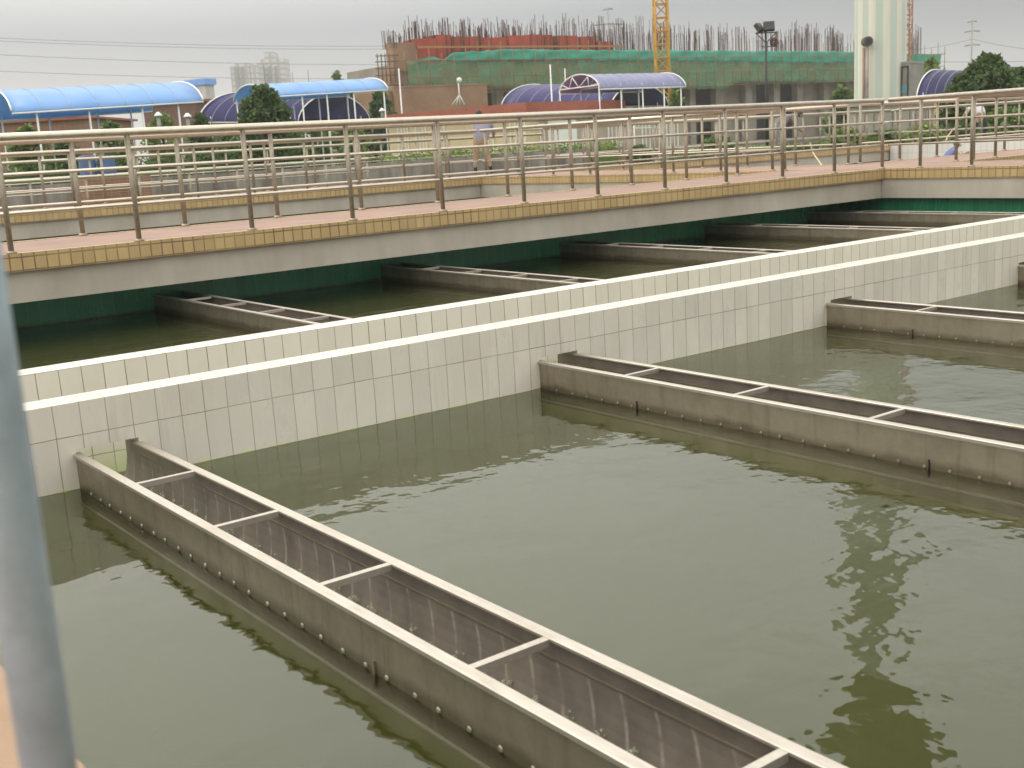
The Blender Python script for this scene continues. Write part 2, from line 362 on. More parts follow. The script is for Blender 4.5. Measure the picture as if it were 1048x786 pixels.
# ---- steel troughs
def trough(xa, xb, ya, yb, zt, label, group, braces, jets, orifices, marks=True):
    root = empty("steel_trough", ((xa+xb)/2, yb, zt), label, "trough", group)
    th = 0.005; H = 0.30; z_b = zt - 0.42
    cx = (xa+xb)/2; hw = (xb-xa)/2
    # outer and inner profile: vertical plate, then a rounded bottom
    V0, VB = 0.085, 0.30
    outp = [(xa, zt-0.012), (xa, zt-0.29)] ; inp = [(xa+th, zt-0.012), (xa+th, zt-V0)]
    for k in range(1, 20):
        an = math.pi*k/20
        outp.append((cx-hw*math.cos(an), zt-0.29-0.11*math.sin(an))); inp.append((cx-(hw-th)*math.cos(an), zt-V0-(VB-th)*math.sin(an)))
    outp += [(xb, zt-0.29), (xb, zt-0.012)]; inp += [(xb-th, zt-V0), (xb-th, zt-0.012)]
    bm = BM()
    n = len(outp); O = []; I = []
    for y in (ya, yb+0.215):
        O.append([bm.verts.new((p[0], y, p[1])) for p in outp]); I.append([bm.verts.new((p[0], y, p[1])) for p in inp])
    for i in range(n-1):
        bm.faces.new((O[0][i], O[0][i+1], O[1][i+1], O[1][i])).material_index = 0
        bm.faces.new((I[0][i+1], I[0][i], I[1][i], I[1][i+1])).material_index = 1
        for e in (0, 1): bm.faces.new((O[e][i], O[e][i+1], I[e][i+1], I[e][i])).material_index = 0
    for i in (0, n-1): bm.faces.new((O[0][i], O[1][i], I[1][i], I[0][i])).material_index = 0
    body = link("trough_body", bm, [M['trough_side'], M['trough_in']], root)
    bm = BM(); box(bm, xb-th-0.004, ya+0.02, zt-V0-0.004, xb-th+0.001, yb-0.02, zt-V0+0.002); link("fold_seam", bm, M['trough_side'], root)
    bm = BM(); box(bm, xa-0.014, ya+0.01, zt-0.288, xa-0.0005, yb-0.02, zt-0.278); link("bottom_lip", bm, M['trough_rim'], root)
    for s, x in ((1, xa), (-1, xb)):
        bm = BM()   # folded flange: flat top with a small down-turned lip
        w_ = 0.042
        prof = [(x, zt-0.012), (x, zt), (x+s*w_, zt), (x+s*w_, zt-0.022), (x+s*(w_-0.004), zt-0.022), (x+s*(w_-0.004), zt-0.012)] if False else \
               [(x-s*0.012, zt-0.020), (x-s*0.014, zt-0.003), (x-s*0.010, zt), (x+s*0.030, zt), (x+s*0.033, zt-0.003), (x+s*0.033, zt-0.012), (x-s*0.006, zt-0.012), (x-s*0.008, zt-0.020)]
        prism(bm, prof, lambda p, q: (p[0], q, p[1]), ya, yb)
        link("rim", bm, M['trough_rim'], root)
    for y in braces:
        bm = BM(); box(bm, xa+0.033, y-0.015, zt-0.016, xb-0.033, y+0.015, zt-0.004)
        box(bm, xa+0.033, y-0.015, zt-0.030, xb-0.033, y-0.011, zt-0.016)
        link("brace", bm, M['trough_rim'], root)
    for y in orifices:
        y += random.uniform(-.012, .012); bm = BM()
        for x, s in ((xa, -1),):
            pts = []
            ring0 = []; ring1 = []
            for k in range(10):
                an = 2*math.pi*k/10
                ring0.append(bm.verts.new((x+s*0.0015, y+(0.013 if xa < 3 else 0.009)*math.cos(an), 0.012+(0.011 if xa < 3 else 0.008)*math.sin(an)+zt-0.203)))
                ring1.append(bm.verts.new((x+s*0.006, y+0.0085*math.cos(an), 0.012+0.007*math.sin(an)+zt-0.203)))
            for k in range(10): bm.faces.new((ring0[k], ring0[(k+1)%10], ring1[(k+1)%10], ring1[k]))
            bm.faces.new(ring1)
        link("orifice", bm, M['ring'], root)
    for y in jets:
        bm = BM()
        g = random.uniform(0.5, 1.2)
        for k in range(5+int(5*g)):
            q = Vector((xb-0.050+random.uniform(-.02,.02), y+random.uniform(-.018,.018), -0.045+random.uniform(-.025,.03)))
            bmesh.ops.create_icosphere(bm, subdivisions=1, radius=random.uniform(.004,.010), matrix=Matrix.Translation(q))
        link("water_jet", bm, M['jet'], root, smooth=True)
    return root
def seq(a, step, lo): 
    out = []
    while a > lo: out.append(a); a -= step
    return out
near_names = ["nearest long steel trough crossing the foreground water", "second steel trough from the left running out of the right edge", "third steel trough in the near basin, below the white wall", "short visible end of a steel trough at the right edge beside the white wall"]
for i, (a, c) in enumerate(TROUGH_X):
    ylo = [0.3, 0.3, 1.5, 3.0][i]
    root = trough(a, c, ylo, YW+0.02, 0.203, near_names[i], "steel troughs in the near basin", seq(5.63, 0.96, ylo+.2), seq(6.25, 0.15, max(ylo, 1.2)) if i == 0 else (), seq(6.30, 0.155, max(ylo, 1.0)) if i < 3 else ())
    # the water standing in the trough
    bm = BM(); box(bm, a+0.06, ylo+0.01, -0.17, c-0.06, YW-0.005, -0.085)
    link("trough_water", bm, M['far_water'], root)
    if i < 3:
        for (px_, py_) in (((384, 684),) if i == 0 else ((652, 414), (951, 471)) if i == 1 else ((934, 345),)):
            r_ = ray(px_, py_); yy = a*r_.y/r_.x
            bm = BM(); box(bm, a-0.008, yy-0.0035, -0.03, a-0.0002, yy+0.0035, 0.05)
            link("level_pin", bm, M['post_steel'] if i == 0 else M['black_metal'], root)
far_names = ["leftmost steel trough in the shaded far basin", "second steel trough from the left in the shaded far basin", "third steel trough from the left in the shaded far basin", "fourth steel trough from the left in the shaded far basin", "farthest steel trough, along the green tiled end wall"]
for i, (a, c) in enumerate(FAR_X):
    trough(a, c, Y2+TW_, YG-0.012, 0.183, far_names[i], "steel troughs in the far basin", seq(13.15, 0.96, 8.2), (), ())

# ---- walkways
def walkway(x0, x1, y0, y1, edges, label, name="walkway"):
    """edges: list of (side, a, b) with side in 'x-','x+','y-','y+' where a kerb and beam are exposed"""
    root = empty(name, ((x0+x1)/2, (y0+y1)/2, ZK), label, "walkway", "concrete walkways between the basins")
    k = 0.13
    ix0 = x0 + (k if any(e[0] == 'x-' for e in edges) else 0); ix1 = x1 - (k if any(e[0] == 'x+' for e in edges) else 0)
    iy0 = y0 + (k if any(e[0] == 'y-' for e in edges) else 0); iy1 = y1 - (k if any(e[0] == 'y+' for e in edges) else 0)
    bm = BM(); box(bm, x0+0.02, y0+0.02, 0.74, x1-0.02, y1-0.02, ZK-0.006)
    link("deck", bm, M['deck'], root)
    for s, a, b_ in edges:
        bm = BM(); bb = BM()
        if s == 'y-': box(bm, a, y0, 0.718, b_, y0+k, ZK); box(bb, a, y0+0.07, 0.381, b_, y0+0.27, 0.735)
        if s == 'y+': box(bm, a, y1-k, 0.718, b_, y1, ZK); box(bb, a, y1-0.27, 0.381, b_, y1-0.07, 0.735)
        if s == 'x-': box(bm, x0, a, 0.718, x0+k, b_, ZK); box(bb, x0+0.02, a, 0.381, x0+0.2, b_+(0.15 if abs(b_-YK) < 0.01 or abs(b_-YA) < 0.01 else 0), 0.735)
        if s == 'x+': box(bm, x1-k, a, 0.718, x1, b_, ZK); box(bb, x1-0.2, a, 0.381, x1-0.02, b_, 0.735)
        link("kerb", bm, M['kerb_tile'], root); link("beam", bb, M['beam'], root)
    return root
W1B = 15.35; XB = 20.70; YA, YAB = 25.5, 27.8; X3, X3B = 36.5, 38.8
walkway(-8, XK, YK, W1B, [('y-', -8, XK), ('y+', -8, XK)], "long pink paved walkway with yellow tiled edge crossing behind the far basin")
walkway(XK, XB, -7, YA, [('x-', -7, YK-0.001), ('x-', W1B+0.001, YA), ('x+', -7, YK-0.001), ('x+', W1B+.001, YA)], "cross walkway on the right meeting the long walkway at the corner")
walkway(-8.8, X3, YA, YAB, [('y-', -8.8, XK-0.001), ('y-', XB+0.001, X3)], "farther walkway with yellow tiled edge beyond the second basin")
walkway(XB, X3, YK, W1B, [('y-', XB, X3), ('y+', XB, X3)], "walkway stub right of the cross walkway in front of the white wall")
walkway(X3, X3B, -7, YAB, [], "farthest cross walkway on top of the white tiled wall")
simple_wall("white_tiled_wall", (X3-0.06, -7, -0.61, X3-0.001, YA-0.001, ZK+0.004), M['far_white_tile'], "long white tiled wall behind the crouching worker on the right")
walkway(-2.2, 0.40, 0.3, 6.45, [('x+', 0.3, 6.45)], "walkway edge beside the photographer at the lower left corner")
for o_ in list(COL.objects):
    if o_.parent and o_.parent.get("label", "").startswith("walkway edge beside") and o_.name.startswith("kerb"): o_.data.materials[0] = rough_mat("worn_tan_kerb", (0.36,0.25,0.16), (0.28,0.18,0.12), 3, 0.8)

# ---- railings
ZR = 2.157
def railing(p0, p1, label, sp=1.38, first=0.0, zb=ZK, h=ZR-ZK, cat="railing", fl=True):
    p0 = Vector(p0); p1 = Vector(p1); d = (p1-p0); L = d.length; d.normalize()
    root = empty("railing", (p0.x, p0.y, zb), label, "railing", "stainless steel railings along the walkways")
    ends = [Vector((p.x, p.y, 0)) for p in (p0, p1)]
    up = Vector((0, 0, 1))
    bm = BM(); tube(bm, [ends[0]+up*(zb+h-0.042), ends[1]+up*(zb+h-0.042)], 0.042, 12); link("top_rail", bm, M['rail_steel'], root)
    for f in (0.655, 0.335):
        bm = BM(); tube(bm, [ends[0]+up*(zb+h*f), ends[1]+up*(zb+h*f)], 0.0175, 8); link("rail", bm, M['rail_steel'], root)
    s = first; cnt = 0
    pbm = BM(); tube(pbm, [(0,0,0.0), (0,0,h-0.06)], 0.030, 10)
    if fl:
        tube(pbm, [(0,0,0.0), (0,0,0.012), (0,0,0.03)], [0.058, 0.058, 0.036], 12)
    first_o = None
    while s <= L + 1e-3:
        q = p0 + d*s
        if first_o is None:
            first_o = link("post", pbm, M['post_steel'], root)
            first_o.matrix_parent_inverse = Matrix.Identity(4); o = first_o
        else:
            o = first_o.copy(); COL.objects.link(o); o.parent = root; o.matrix_parent_inverse = Matrix.Identity(4)
        o.location = (q.x-p0.x, q.y-p0.y, 0)
        s += sp; cnt += 1
    return root
fx = 4.632 - 5*1.38
railing((fx, YK+0.065, 0), (fx+15*1.38, YK+0.065, 0), "nearest railing, on the basin side of the long walkway")
bx = 4.70 - 5*1.37
railing((bx, W1B-0.07, 0), (18.40, W1B-0.07, 0), "railing on the back edge of the long walkway, close behind the nearest one", sp=1.37)
railing((fx+15*1.38+0.03, YK-0.05, 0), (fx+15*1.38+0.03, -5, 0), "railing on the basin side of the cross walkway, rising to the right edge", sp=0.72*1.38, first=0.65)
railing((XB-0.07, YK-0.1, 0), (XB-0.07, -5, 0), "railing on the outer side of the cross walkway at the right", sp=1.38, first=0.3)
railing((XK+0.07, W1B+0.3, 0), (XK+0.07, YA, 0), "railing along the cross walkway beside the second basin")
railing((XB-0.07, W1B+0.1, 0), (XB-0.07, YA, 0), "railing along the cross walkway beside the drained basin")
railing((XB+0.1, YK+0.07, 0), (X3, YK+0.07, 0), "railing on the walkway stub nearest the right edge")
railing((XB+0.1, W1B-0.07, 0), (X3, W1B-0.07, 0), "railing on the back of the walkway stub, facing the white wall")
railing((-7.4, YA+0.07, 0), (XK, YA+0.07, 0), "railing on the near edge of the farther walkway at the left")
railing((XB, YA+0.07, 0), (X3, YA+0.07, 0), "railing on the near edge of the farther walkway above the drained basin")
railing((-7.4, YAB-0.07, 0), (X3B, YAB-0.07, 0), "railing on the back edge of the farther walkway in front of the lawn", sp=1.38)
railing((X3+0.1, YA-0.1, 0), (X3+0.1, -4, 0), "railing on top of the white tiled wall at the right")
railing((X3B-0.07, YAB-0.3, 0), (X3B-0.07, -4, 0), "railing behind the white tiled wall in front of the bushes")

railing((pA_ := -7.0, 34.125, 0), (27.5, 34.125, 0), "railing standing on top of the weathered grey wall", zb=1.10, h=0.95)
railing((-10.0, 42, 0), (33.0, 42, 0), "railing on the lawn behind the weathered grey wall", zb=0.42, h=1.1)
railing((-7.4, 30.6, 0), (18.0, 30.6, 0), "railing on the paving between the farther walkway and the grey wall", zb=0.42, h=1.15, first=0.5)
# painted post right next to the lens
q = pd(50, 786, 1.0)
bm = BM(); tube(bm, [(q.x, q.y, ZK), (q.x, q.y, 2.6)], 0.0225, 24)
tube(bm, [(q.x, q.y, ZK-0.005), (q.x, q.y, ZK+0.008), (q.x, q.y, ZK+0.012)], [0.05, 0.05, 0.027], 20)
m, n, b = newmat("worn_blue_grey_paint")
t = N(n, "ShaderNodeTexCoord"); v1 = noise(n, t.outputs["Object"], 14, 6, 0.7)
n.links.new(mixc(n, ramp(n, v1, 0.35, 0.66), (0.50,0.60,0.68), (0.37,0.44,0.50)), b.inputs["Base Color"]); b.inputs["Roughness"].default_value = 0.5; b.inputs["Metallic"].default_value = 0.2
tag(link("painted_post", bm, m), "blurred blue grey painted post close to the camera at the left edge", "post")

# ================================================================== beyond the basins
FWD2 = Vector((FWD.x, FWD.y, 0)).normalized(); RG2 = Vector((FWD2.y, -FWD2.x, 0))
GZ = 0.42; GG = -1.02
def plain(name, c1, c2=None, rough=0.7, scale=1.5, **k):
    c2 = c2 or tuple(x*0.8 for x in c1); return rough_mat(name, c1, c2, scale, rough, **k)
M['brick'] = tiles("red_brick", (0.28,0.12,0.08), (0.22,0.09,0.06), (0.25,0.20,0.16), 0.24, 0.075, 0, 0, rough=0.8, joint=0.012, dirt_amt=0.5)
M['tan_wall'] = rough_mat("tan_render_wall", (0.30,0.19,0.12), (0.23,0.135,0.085), 0.6, 0.9, 8)
M['beige'] = plain("beige_render", (0.62,0.50,0.32), (0.54,0.43,0.27))
M['red_roof'] = plain("red_roof_sheet", (0.36,0.11,0.07), (0.28,0.08,0.055))
M['glass'] = plain("dark_window_glass", (0.05,0.06,0.07), (0.09,0.10,0.11), 0.15)
def poly_sheet(name, c, c2, trans, rough=0.42):
    m, n, b = newmat(name); t = N(n, "ShaderNodeTexCoord")
    v = noise(n, t.outputs["Object"], 0.8, 5); cc = mixc(n, ramp(n, v, 0.3, 0.7), c, c2)
    n.links.new(cc, b.inputs["Base Color"]); b.inputs["Roughness"].default_value = rough
    tl = N(n, "ShaderNodeBsdfTranslucent"); n.links.new(cc, tl.inputs[0])
    mx = N(n, "ShaderNodeMixShader"); mx.inputs[0].default_value = trans
    n.links.new(b.outputs[0], mx.inputs[1]); n.links.new(tl.outputs[0], mx.inputs[2])
    n.links.new(mx.outputs[0], n.nodes["Material Output"].inputs[0]); return m
M['blue_sheet'] = poly_sheet("blue_polycarbonate", (0.24,0.46,0.84), (0.32,0.54,0.88), 0.35)
M['purple_sheet'] = poly_sheet("purple_polycarbonate", (0.05,0.04,0.17), (0.08,0.07,0.22), 0.35)
M['lilac_sheet'] = poly_sheet("lilac_polycarbonate", (0.33,0.34,0.50), (0.25,0.26,0.44), 0.3)

RIBM = plain('dull_rib_metal', (0.45,0.47,0.55))
def vault(name, p0, p1, w, rise, sheet, label, nrib, zpost, posts, group=None, truss=False, thick=0.04, wdir=None):
    """barrel canopy: front eave p0-p1, width w going away from the camera"""
    p0 = Vector(p0); p1 = Vector(p1); root = empty(name, (p0.x, p0.y, zpost), label, "canopy", group)
    ud = (p1-p0); L = ud.length; u = ud.normalized()
    v = wdir or Vector((-u.y, u.x, 0)).normalized()
    if v.dot(FWD2) < 0: v = -v
    ns = 18
    def P(s, k, off=0.0):
        a = math.pi*(0.06+0.88*k/ns); c0 = math.cos(math.pi*0.06); s0 = math.sin(math.pi*0.06)
        x = (1-math.cos(a)/c0)*w/2; z = (math.sin(a)-s0)/(1-s0)*rise
        return p0 + u*s + v*x + Vector((0, 0, z+off))
    bm = BM(); nl = max(2, nrib)
    top = [[bm.verts.new(P(L*i/nl, k, 0.0)) for k in range(ns+1)] for i in range(nl+1)]
    bot = [[bm.verts.new(P(L*i/nl, k, -thick)) for k in range(ns+1)] for i in range(nl+1)]
    for i in range(nl):
        for k in range(ns):
            for g, fl in ((top, 0), (bot, 1)):
                f = (g[i][k], g[i+1][k], g[i+1][k+1], g[i][k+1]); fc = bm.faces.new(f if not fl else f[::-1]); fc.smooth = True
        for k in (0, ns): bm.faces.new((top[i][k], bot[i][k], bot[i+1][k], top[i+1][k]))
    for i in (0, nl):
        for k in range(ns): bm.faces.new((top[i][k], top[i][k+1], bot[i][k+1], bot[i][k]))
    link("roof_sheet", bm, sheet, root)
    for i in range(nl+1):
        bm = BM(); tube(bm, [P(L*i/nl, k, 0.012) for k in range(ns+1)], 0.013 if i not in (0, nl) else 0.038, 6); link("rib", bm, RIBM if i not in (0, nl) else M['white_paint'], root)
    for k in (0, ns):
        bm = BM(); tube(bm, [P(0, k, -0.08), P(L, k, -0.05)], 0.035, 6); link("eave_beam", bm, M['white_paint'], root)
    for s in posts:
        for k, kk in ((1, 1), (ns-1, ns-1)):
            q = P(L*s, k); bm = BM(); tube(bm, [(q.x, q.y, zpost), (q.x, q.y, q.z-0.05)], 0.04, 8); link("post", bm, M['white_paint'], root)
        if truss:
            a, b_ = P(L*s, 1), P(L*s, ns-1); bm = BM(); tube(bm, [a, b_], 0.04, 6)
            pts = [a]
            for j in range(1, 8): pts.append(a.lerp(b_, j/8) if j % 2 == 0 else P(L*s, int(ns*j/8), -0.06))
            pts.append(b_)
            for x, y in zip(pts, pts[1:]): tube(bm, [x, y], 0.03, 5)
            link("truss", bm, M['white_paint'], root)
    return root
vault("blue_canopy", pd(12, 114, 47), pd(208, 103, 50), 7.0, 0.95, M['blue_sheet'], "large sky blue arched canopy at the far left", 7, GZ, (0.12, 0.38, 0.66, 0.86), "blue arched canopies", wdir=(FWD2*0.84-RG2*0.54).normalized())
vault("blue_canopy", pd(271, 98, 62), pd(397, 91, 63), 5.0, 0.70, M['blue_sheet'], "smaller blue arched canopy behind the dark bushy tree", 6, GZ, (0.02, 0.3, 0.5, 0.72, 0.97), "blue arched canopies", wdir=(FWD2*0.85-RG2*0.5).normalized())
vault("purple_canopy", pd(203, 124, 72), pd(305, 124, 76), 9, 1.7, M['purple_sheet'], "dark purple arched canopy between the two blue ones", 8, GZ, (0.1, 0.5, 0.9), "purple arched canopies", wdir=(FWD2*0.9+RG2*0.4).normalized())
vault("purple_canopy", pd(513, 109, 80), pd(625, 109, 80), 8, 1.45, M['purple_sheet'], "low dark purple arched canopy right of the red roofed house", 8, GG, (0.1, 0.5, 0.9), "purple arched canopies", wdir=(FWD2*0.8+RG2*0.6).normalized())
vault("purple_canopy", pd(614, 90, 70), pd(702, 88, 72), 4.2, 0.9, M['lilac_sheet'], "pale lilac arched canopy with white trusses in front of the yellow mast", 9, GG, (0.0, 0.25, 0.5, 0.75, 0.95), "purple arched canopies", truss=True, wdir=(FWD2*0.85-RG2*0.52).normalized())
vault("purple_canopy", pd(938, 99, 70), pd(990, 99, 76), 7, 1.5, M['purple_sheet'], "purple arched canopy partly hidden by the dark tree at the right", 6, GZ, (0.1, 0.9), "purple arched canopies", wdir=(FWD2*0.8+RG2*0.6).normalized())

# ---- generic building
def building(name, A, B, depth, z0, z1, wall, label, roof=None, cat="building", group=None, eave=0.25, roofh=0.3):
    """front wall from A to B (xy), going depth away"""
    A = Vector((A.x, A.y, 0)); B = Vector((B.x, B.y, 0)); u = (B-A).normalized(); v = Vector((-u.y, u.x, 0))
    if v.dot(FWD2) < 0: v = -v
    root = empty(name, (A.x, A.y, z0), label, cat, group); L = (B-A).length
    bm = BM(); obox(bm, A+u*L/2+v*depth/2, u, L/2, depth/2, z0, z1); link("wall", bm, wall, root)
    if roof:
        bm = BM(); obox(bm, A+u*L/2+v*depth/2, u, L/2+eave, depth/2+eave, z1+0.002, z1+roofh); link("roof", bm, roof, root)
    return root, A, u, v, L
def window(root, A, u, v, s0, s1, z0, z1, name="window", frame=None, glass=None, bars=1):
    c = A+u*(s0+s1)/2; bm = BM(); fw = 0.06
    fr = frame or M['white_paint']
    for a, b_ in ((s0, s0+fw), (s1-fw, s1)): obox(bm, A+u*(a+b_)/2-v*0.03, u, fw/2, 0.05, z0, z1)
    for a, b_ in ((z0, z0+fw), (z1-fw, z1)): obox(bm, c-v*0.03, u, (s1-s0)/2-fw, 0.05, a, b_)
    for k in range(1, bars+1):
        s = s0+(s1-s0)*k/(bars+1); obox(bm, A+u*s-v*0.02, u, fw/2.5, 0.03, z0+fw, z1-fw)
    w_ = link(name, bm, fr, root)
    bm = BM(); obox(bm, c-v*0.012, u, (s1-s0)/2-fw*0.8, 0.01, z0+fw*0.8, z1-fw*0.8); g = link("pane", bm, glass or M['glass'], None)
    g.parent = w_; g.matrix_parent_inverse = (Matrix.Translation(root.location)).inverted()
    return w_

# beige house with the red roof
A = pd(398, 140, 75); B = pd(540, 140, 66)
hs, A_, u_, v_, L_ = building("house", A, B, 8, GZ-0.2, pd(470, 121, 70).z, M['beige'], "low beige house with a red roof behind the railings", M['red_roof'], roofh=0.55)
for f0, f1, bars in ((0.08, 0.16, 2), (0.22, 0.30, 2), (0.36, 0.44, 1), (0.70, 0.78, 1), (0.86, 0.99, 3)):
    window(hs, A_, u_, v_, L_*f0, L_*f1, GZ+0.5, pd(470, 124, 70).z, bars=bars)
A = pd(541, 140, 66.5); B = pd(700, 140, 70)
h2, A_, u_, v_, L_ = building("house", A, B, 6, GZ-0.2, pd(600, 119, 67).z, plain("greyed_plaster", (0.44,0.36,0.30)), "low greyish house with a white shutter below the lilac canopy", M['concrete'], roofh=0.2)
bm = BM(); obox(bm, A_+u_*L_*0.21-v_*0.05, u_, L_*0.09, 0.04, GZ, pd(600, 121, 67).z); link("roller_shutter", bm, M['white_paint'], h2)
for f0, f1 in ((0.02, 0.1), (0.34, 0.42), (0.5, 0.58), (0.72, 0.8), (0.88, 0.96)): window(h2, A_, u_, v_, L_*f0, L_*f1, GZ+0.5, pd(600, 124, 67).z, bars=2)

# left brick sheds and small buildings
hb, A_, u_, v_, L_ = building("brick_shed", pd(-60, 140, 75), pd(98, 140, 72), 8, GG, pd(50, 124, 73).z, M['brick'], "red brick shed under the large blue canopy", M['red_roof'], roofh=0.12)
for f in (0.45, 0.62, 0.8): window(hb, A_, u_, v_, L_*f, L_*f+1.1, 1.2, 2.3)
hb, A_, u_, v_, L_ = building("brown_house", pd(150, 140, 100), pd(203, 140, 96), 10, GG, pd(180, 106, 98).z, plain("brown_brickwork", (0.16,0.085,0.065)), "dark brown brick house behind the end of the large blue canopy", M['red_roof'], roofh=0.2)
window(hb, A_, u_, v_, 1.0, 2.2, 3.4, 4.6)
hb, A_, u_, v_, L_ = building("white_building", pd(193, 100, 150), pd(211, 100, 148), 1.5, GG, pd(200, 88, 150).z, plain("white_render", (0.55,0.54,0.52)), "small white building with blue roof rising above the large canopy", M['blue_sheet'], roofh=0.7)
window(hb, A_, u_, v_, 0.5, 1.9, pd(200,98,150).z, pd(200,92,150).z); 
hb, A_, u_, v_, L_ = building("brown_house", pd(330, 110, 118), pd(398, 110, 112), 10, GG, pd(370, 96, 115).z, M['tan_wall'], "tan walled building seen through the smaller blue canopy", None)
window(hb, A_, u_, v_, 1.0, 2.4, 2.0, 3.6)

# grey weathered wall behind the farther walkway, brick planter in front
pA = at_y(-30, 192, 34.0); pB = at_y(600, 163, 34.0)
bm = BM(); box(bm, pA.x, 34.0, GZ-0.1, pB.x, 34.25, at_y(223, 177.5, 34).z)
gw = tag(link("concrete_wall", bm, M['grey_concrete']), "long weathered grey concrete wall beyond the left railings", "wall")
bm = BM(); p0 = at_y(84, 182, 33.2); p1 = at_y(150, 180, 33.2); box(bm, p0.x, 32.9, GZ, p1.x, 33.7, at_y(120, 181, 33.2).z)
tag(link("brick_planter", bm, M['brick']), "low red brick block in front of the grey wall at the left", "planter")

# ---- vegetation
def leafmat(name, c1, c2):
    m, n, b = newmat(name); t = N(n, "ShaderNodeTexCoord"); g = N(n, "ShaderNodeNewGeometry")
    v = noise(n, t.outputs["Object"], 0.9, 3)
    c = mixc(n, ramp(n, v, 0.35, 0.65), c1, c2)
    c = mixc(n, g.outputs["Random Per Island"], c, tuple(x*1.5 for x in c2))
    n.links.new(c, b.inputs["Base Color"]); b.inputs["Roughness"].default_value = 0.6
    tl = N(n, "ShaderNodeBsdfTranslucent"); n.links.new(c, tl.inputs[0]); mx = N(n, "ShaderNodeMixShader"); mx.inputs[0].default_value = 0.3
    n.links.new(b.outputs[0], mx.inputs[1]); n.links.new(tl.outputs[0], mx.inputs[2]); n.links.new(mx.outputs[0], n.nodes["Material Output"].inputs[0]); return m
M['leaf_dark'] = leafmat("dark_leaves", (0.030,0.062,0.018), (0.062,0.105,0.028))
M['leaf_mid'] = leafmat("mid_green_leaves", (0.06,0.11,0.025), (0.10,0.155,0.04))
M['leaf_light'] = leafmat("light_green_leaves", (0.09,0.15,0.03), (0.15,0.20,0.05))
M['bark'] = plain("bark", (0.14,0.10,0.07), (0.08,0.06,0.04), 0.95, 8)
def leaves(bm, c, rx, ry, rz, n, s, rnd):
    for _ in range(n):
        d = Vector((rnd.gauss(0,1), rnd.gauss(0,1), rnd.gauss(0,1))).normalized()
        k = rnd.random()**0.45
        p = Vector((c[0]+d.x*rx*k, c[1]+d.y*ry*k, c[2]+d.z*rz*k))
        a = Vector((rnd.uniform(-1,1), rnd.uniform(-1,1), rnd.uniform(-0.5,0.9))).normalized()
        b_ = a.cross(Vector((rnd.uniform(-1,1), rnd.uniform(-1,1), rnd.uniform(-1,1)))).normalized()
        q = s*rnd.uniform(0.6, 1.3)
        vs = [bm.verts.new(p+a*q), bm.verts.new(p+b_*q*0.5), bm.verts.new(p-a*q*0.8), bm.verts.new(p-b_*q*0.5)]
        bm.faces.new(vs)
def tree(name, base, H, W, mat, label, group=None, conic=False, leaf=0.22, n=2600, seed=1, trunk=0.35, cat="tree"):
    rnd = random.Random(seed); root = empty(name, base, label, cat, group); base = Vector(base)
    bm = BM(); tube(bm, [base, base+Vector((0.05,0.03,H*0.4)), base+Vector((-0.05,0.1,H*0.85))], [W*0.045, W*0.032, 0.02], 8)
    ends = []
    for k in range(9):
        a = rnd.uniform(0, 6.28); z = H*rnd.uniform(trunk*0.8, 0.8); r_ = W*0.38*(1-0.5*z/H)
        e_ = base+Vector((math.cos(a)*r_, math.sin(a)*r_, z+H*0.12)); ends.append(e_)
        tube(bm, [base+Vector((0,0,z*0.8)), e_], [W*0.018, 0.015], 5)
    link("trunk", bm, M['bark'], root)
    bm = BM(); nb = 34
    for k in range(nb):
        t_ = (k+rnd.random())/nb; z = H*(trunk+(1-trunk)*t_)
        if conic: rad = W/2*(1.05-t_)*rnd.uniform(0.5, 1); cr_ = W*0.20*(1.15-t_)
        else: rad = W/2*math.sqrt(max(0.05, 1-(2*t_-0.85)**2))*rnd.uniform(0.35, 0.85); cr_ = W*rnd.uniform(0.09, 0.19)
        a = rnd.uniform(0, 6.28); c = base+Vector((math.cos(a)*rad*0.95, math.sin(a)*rad*0.95, min(z, H-cr_*0.6)))
        leaves(bm, c, cr_, cr_, cr_*(1.3 if conic else 0.8), int(n/nb*rnd.uniform(0.45, 1.0)), leaf, rnd)
    for k in range(n//5):
        t_ = rnd.random(); rr_ = (W/2*(1.1-t_) if conic else W/2*math.sqrt(max(0.04, 1-(2*t_-0.85)**2))*1.05)*rnd.random()**0.4; a = rnd.uniform(0, 6.28)
        leaves(bm, base+Vector((math.cos(a)*rr_, math.sin(a)*rr_, H*(trunk+(1.02-trunk)*t_))), leaf, leaf, leaf, 1, leaf, rnd)
    link("crown", bm, mat, root); return root
def tree_px(name, px, ytop, D, wpx, zb, mat, label, **k):
    p = pd(px, ytop, D); W = wpx/FPX*D/max(0.5, math.cos(math.atan2(px-524, FPX))) 
    return tree(name, (p.x, p.y, zb), p.z-zb, W, mat, label, **k)
tree_px("bushy_tree", 268, 90, 52, 60, GZ, M['leaf_dark'], "dark bushy tree in front of the smaller blue canopy", n=12000, seed=3, trunk=0.1, leaf=0.13)
tree_px("broadleaf_tree", 1010, 59, 56, 62, GZ, M['leaf_dark'], "large dark green rounded tree at the right", n=14000, seed=5, trunk=0.12, leaf=0.16)
tree_px("broadleaf_tree", 985, 80, 54, 40, GZ, M['leaf_dark'], "dark bushy tree left of the large rounded one at the right", n=7200, seed=6, trunk=0.1, leaf=0.16)
tree_px("broadleaf_tree", 1046, 72, 58, 46, GZ, M['leaf_dark'], "dark tree cut by the right edge of the photo", n=8000, seed=8, trunk=0.1, leaf=0.16)
tree_px("small_tree", 953, 63, 95, 26, GG, M['leaf_light'], "light green young tree beside the striped tower annex", n=2200, seed=9, trunk=0.2, leaf=0.3)
tree_px("small_tree", 862, 92, 90, 36, GG, M['leaf_mid'], "mid green bushy tree left of the striped tower base", n=2200, seed=19, trunk=0.1, leaf=0.3)
